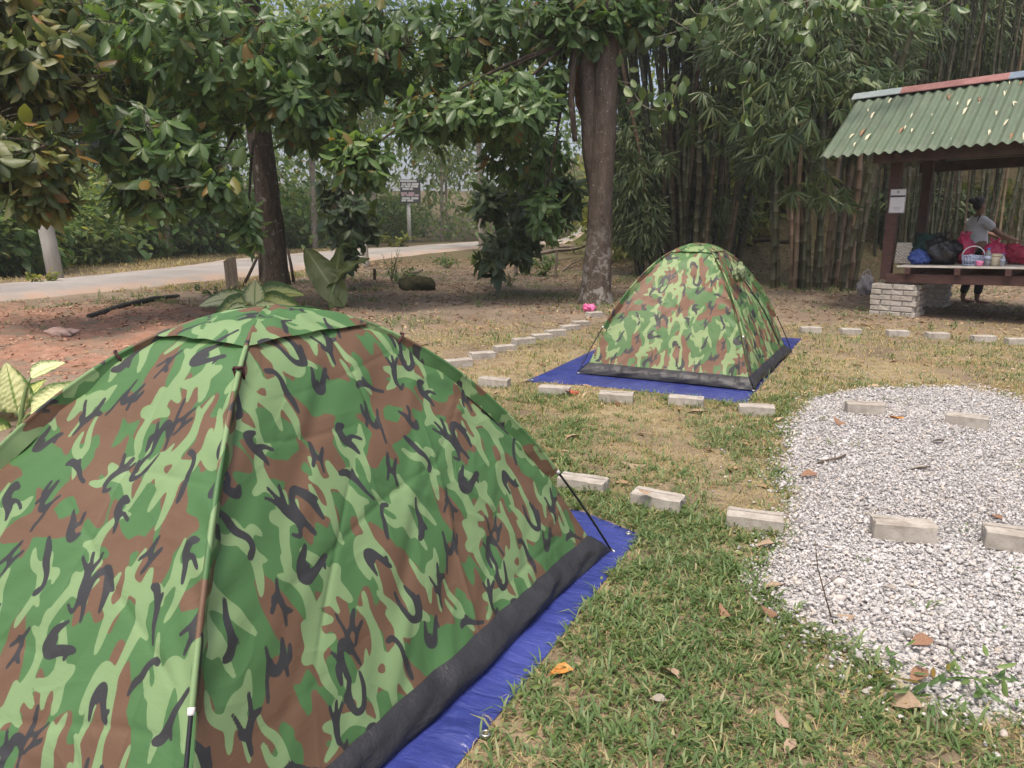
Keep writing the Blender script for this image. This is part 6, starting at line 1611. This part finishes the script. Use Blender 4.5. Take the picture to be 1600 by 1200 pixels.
# ------------------------------------------------------------------ single fallen leaves and twigs
LM = {'orange': simple('orange_leaf', (.42, .15, .03), (.60, .28, .07), 14, .5, .4), 'brown': simple('brown_leaf', (.16, .085, .05), (.30, .175, .11), 12, .7, .25), 'tan': simple('tan_leaf', (.24, .165, .11), (.36, .27, .19), 12, .75, .2), 'red': simple('red_leaf', (.30, .06, .03), (.45, .13, .07), 12, .6, .3), 'grey': simple('grey_leaf', (.22, .19, .16), (.36, .32, .27), 12, .8, .2)}
LFM = {c: [tmesh('fallen_leaf', leaf_template((0, .1, .3, .55, .8, 1), (0, .22, .46, .5, .3, 0), d, f, .03), m) for d, f in ((.25, -.35), (-.2, .45), (.1, -.2))] for c, m in LM.items()}
for i, (px, py, c, L, yaw, l) in enumerate([
    (896, 1058, 'orange', .085, 1.45, 'glossy orange fallen leaf on the grass beside the near tarp'),
    (1216, 972, 'brown', .075, 1.3, 'brown curled leaf at the edge of grass and gravel'),
    (1455, 1013, 'brown', .095, 1.9, 'dark brown curled leaf on the near gravel'),
    (1440, 1122, 'tan', .12, .9, 'large tan leaf where the near gravel ends'),
    (1232, 1150, 'tan', .06, .4, 'small tan leaf in the grass at the bottom of the picture'),
    (1240, 1168, 'tan', .06, 2.4, 'pale curled leaf lowest in the grass'),
    (1042, 1108, 'grey', .055, 1.1, 'small greyish leaf in the middle of the foreground grass'),
    (1140, 975, 'brown', .07, .3, 'reddish brown leaf among the grass tufts left of the gravel'),
    (1230, 925, 'tan', .14, 1.6, 'long dry tan leaf with stalk on the gravel edge'),
    (1212, 858, 'tan', .10, 1.7, 'thin dry blade lying below the brick at the gravel edge'),
    (1412, 657, 'orange', .11, 1.6, 'orange brown leaf between the two far gravel bricks'),
    (1455, 736, 'grey', .16, 1.6, 'long grey brown leaf in the middle of the gravel'),
    (1475, 697, 'grey', .08, 1.4, 'small grey leaf on the gravel below the askew brick'),
    (1322, 668, 'brown', .10, .8, 'crumpled brown leaf below the square gravel brick'),
    (1276, 748, 'brown', .12, 2.0, 'brown leaf on the left rim of the gravel'),
    (1400, 934, 'grey', .06, .7, 'small dark grey leaf on the near gravel'),
    (1335, 975, 'tan', .07, 1.2, 'torn tan leaf on the gravel near the grass'),
    (1565, 822, 'brown', .07, .2, 'dark curled leaf by the brick at the right edge'),
    (893, 622, 'red', .12, .5, 'rust red dead leaf leaning on the brick before the far tarp'),
    (905, 618, 'red', .10, 2.0, 'second rust red leaf right of the brick before the far tarp'),
    (1105, 648, 'tan', .16, 1.1, 'long tan dry leaf on the grass below the far tarp'),
    (905, 690, 'tan', .10, 1.8, 'tan leaf on the grass right of the foreground tent edge'),
    (1010, 732, 'tan', .14, 1.5, 'straw coloured blade lying above the second near brick'),
    (1445, 1062, 'brown', .09, 2.2, 'narrow brown leaf on the gravel lower right'),
    (1060, 1072, 'tan', .08, .6, 'tan twig like leaf in the foreground grass')]):
    p = gp(px, py); ms = LFM[c]
    o = add('fallen_leaf', ms[i % 3]); o.location = (p.x, p.y, hzf(p.x, p.y) + .026)
    o.rotation_euler = (rng.normal(0, .2), rng.normal(0, .25), yaw); wd = .3 if 'long' in l or 'thin' in l or 'blade' in l else .5; L *= 1.2
    L *= .78; o.scale = (L * wd, L, L)
    tag(o, l, 'leaf')
p = gp(1020, 775, .08); o = add('fallen_leaf', LFM['tan'][1]); o.location = (p.x, p.y + .02, p.z + .012); o.rotation_euler = (0, 0, 1.2); o.scale = (.03, .07, .05)
tag(o, 'small tan leaf resting on the top of the second near brick', 'leaf')
for l, pts, r in (('thin crooked dark twig on the left of the gravel', [(1278, 731), (1296, 726), (1308, 724), (1320, 719)], .006),):
    q = [gp(*c) for c in pts]; o = MB().tube([c - q[0] + Vector((0, 0, .03)) for c in q], r, 6).build('twig', TWIG, None, True); o.location = q[0]; tag(o, l, 'twig')
a = gp(1303, 978); o = MB().tube([Vector((0, 0, 0)), Vector((-.03, .02, .10)), Vector((-.06, .03, .20)), Vector((-.075, .03, .29))], [.003, .0025, .002, .0015], 5).tube([Vector((-.04, .02, .13)), Vector((.01, .02, .17)), Vector((.03, .02, .20))], .0015, 4).build('weed_stalk', TWIG, None, True); o.location = a
tag(o, 'thin bare weed stalk standing at the gravel edge', 'weed')
# weeds creeping over the near corner of the gravel
n = 70; g = gp(1500, 1085)
px = rng.normal(g.x, .16, n); py = rng.normal(g.y, .08, n)
P = np.c_[px, py, hz(px, py) + rng.uniform(.02, .07, n)]; L = rng.uniform(.03, .07, n)
leaf_mass('creeping_weeds', P, rng.normal(0, 1, (n, 3)) * np.array([1, 1, .5]), rng.normal(0, .3, (n, 3)) + np.array([0, 0, 1.]), L, L * .3, BROAD_LO, LEAF_GREEN)
# broad low weeds among the lawn
n = 2600; x, y = scatter_tufts(9000, 0, 4.2, 1.5, 5.0, lambda x, y: np.clip(green(x, y) - .15, 0, 1) * .6, rng)
x, y = x[:n], y[:n]; n = len(x)
L = rng.uniform(.014, .034, n)
LEAF_WEED = leaf_mat('lawn_weed', [(0.0, (.075, .12, .03)), (.6, (.13, .19, .05)), (1.0, (.22, .25, .09))], .5, .3, .3)
tag(leaf_mass('lawn_weeds', np.c_[x, y, hz(x, y) + rng.uniform(.006, .03, n)], rng.normal(0, 1, (n, 3)) * np.array([1, 1, .35]), rng.normal(0, .25, (n, 3)) + np.array([0, 0, 1.]), L, L * .55, BROAD_LO, LEAF_WEED), 'tiny broad leaved weeds among the lawn grass', 'weeds')

# ------------------------------------------------------------------ the humid air of the clearing
HZ = Mat('humid_air')
vol = HZ.n('VolumePrincipled', {'Color': (.93, .95, .94, 1), 'Density': HAZE})
HZ.t.links.new(vol.outputs[0], HZ.out.inputs['Volume'])
o = MB().box((0, 190, 20.5), (480, 480, 45)).build('haze', HZ.m); tag(o, kind='stuff')
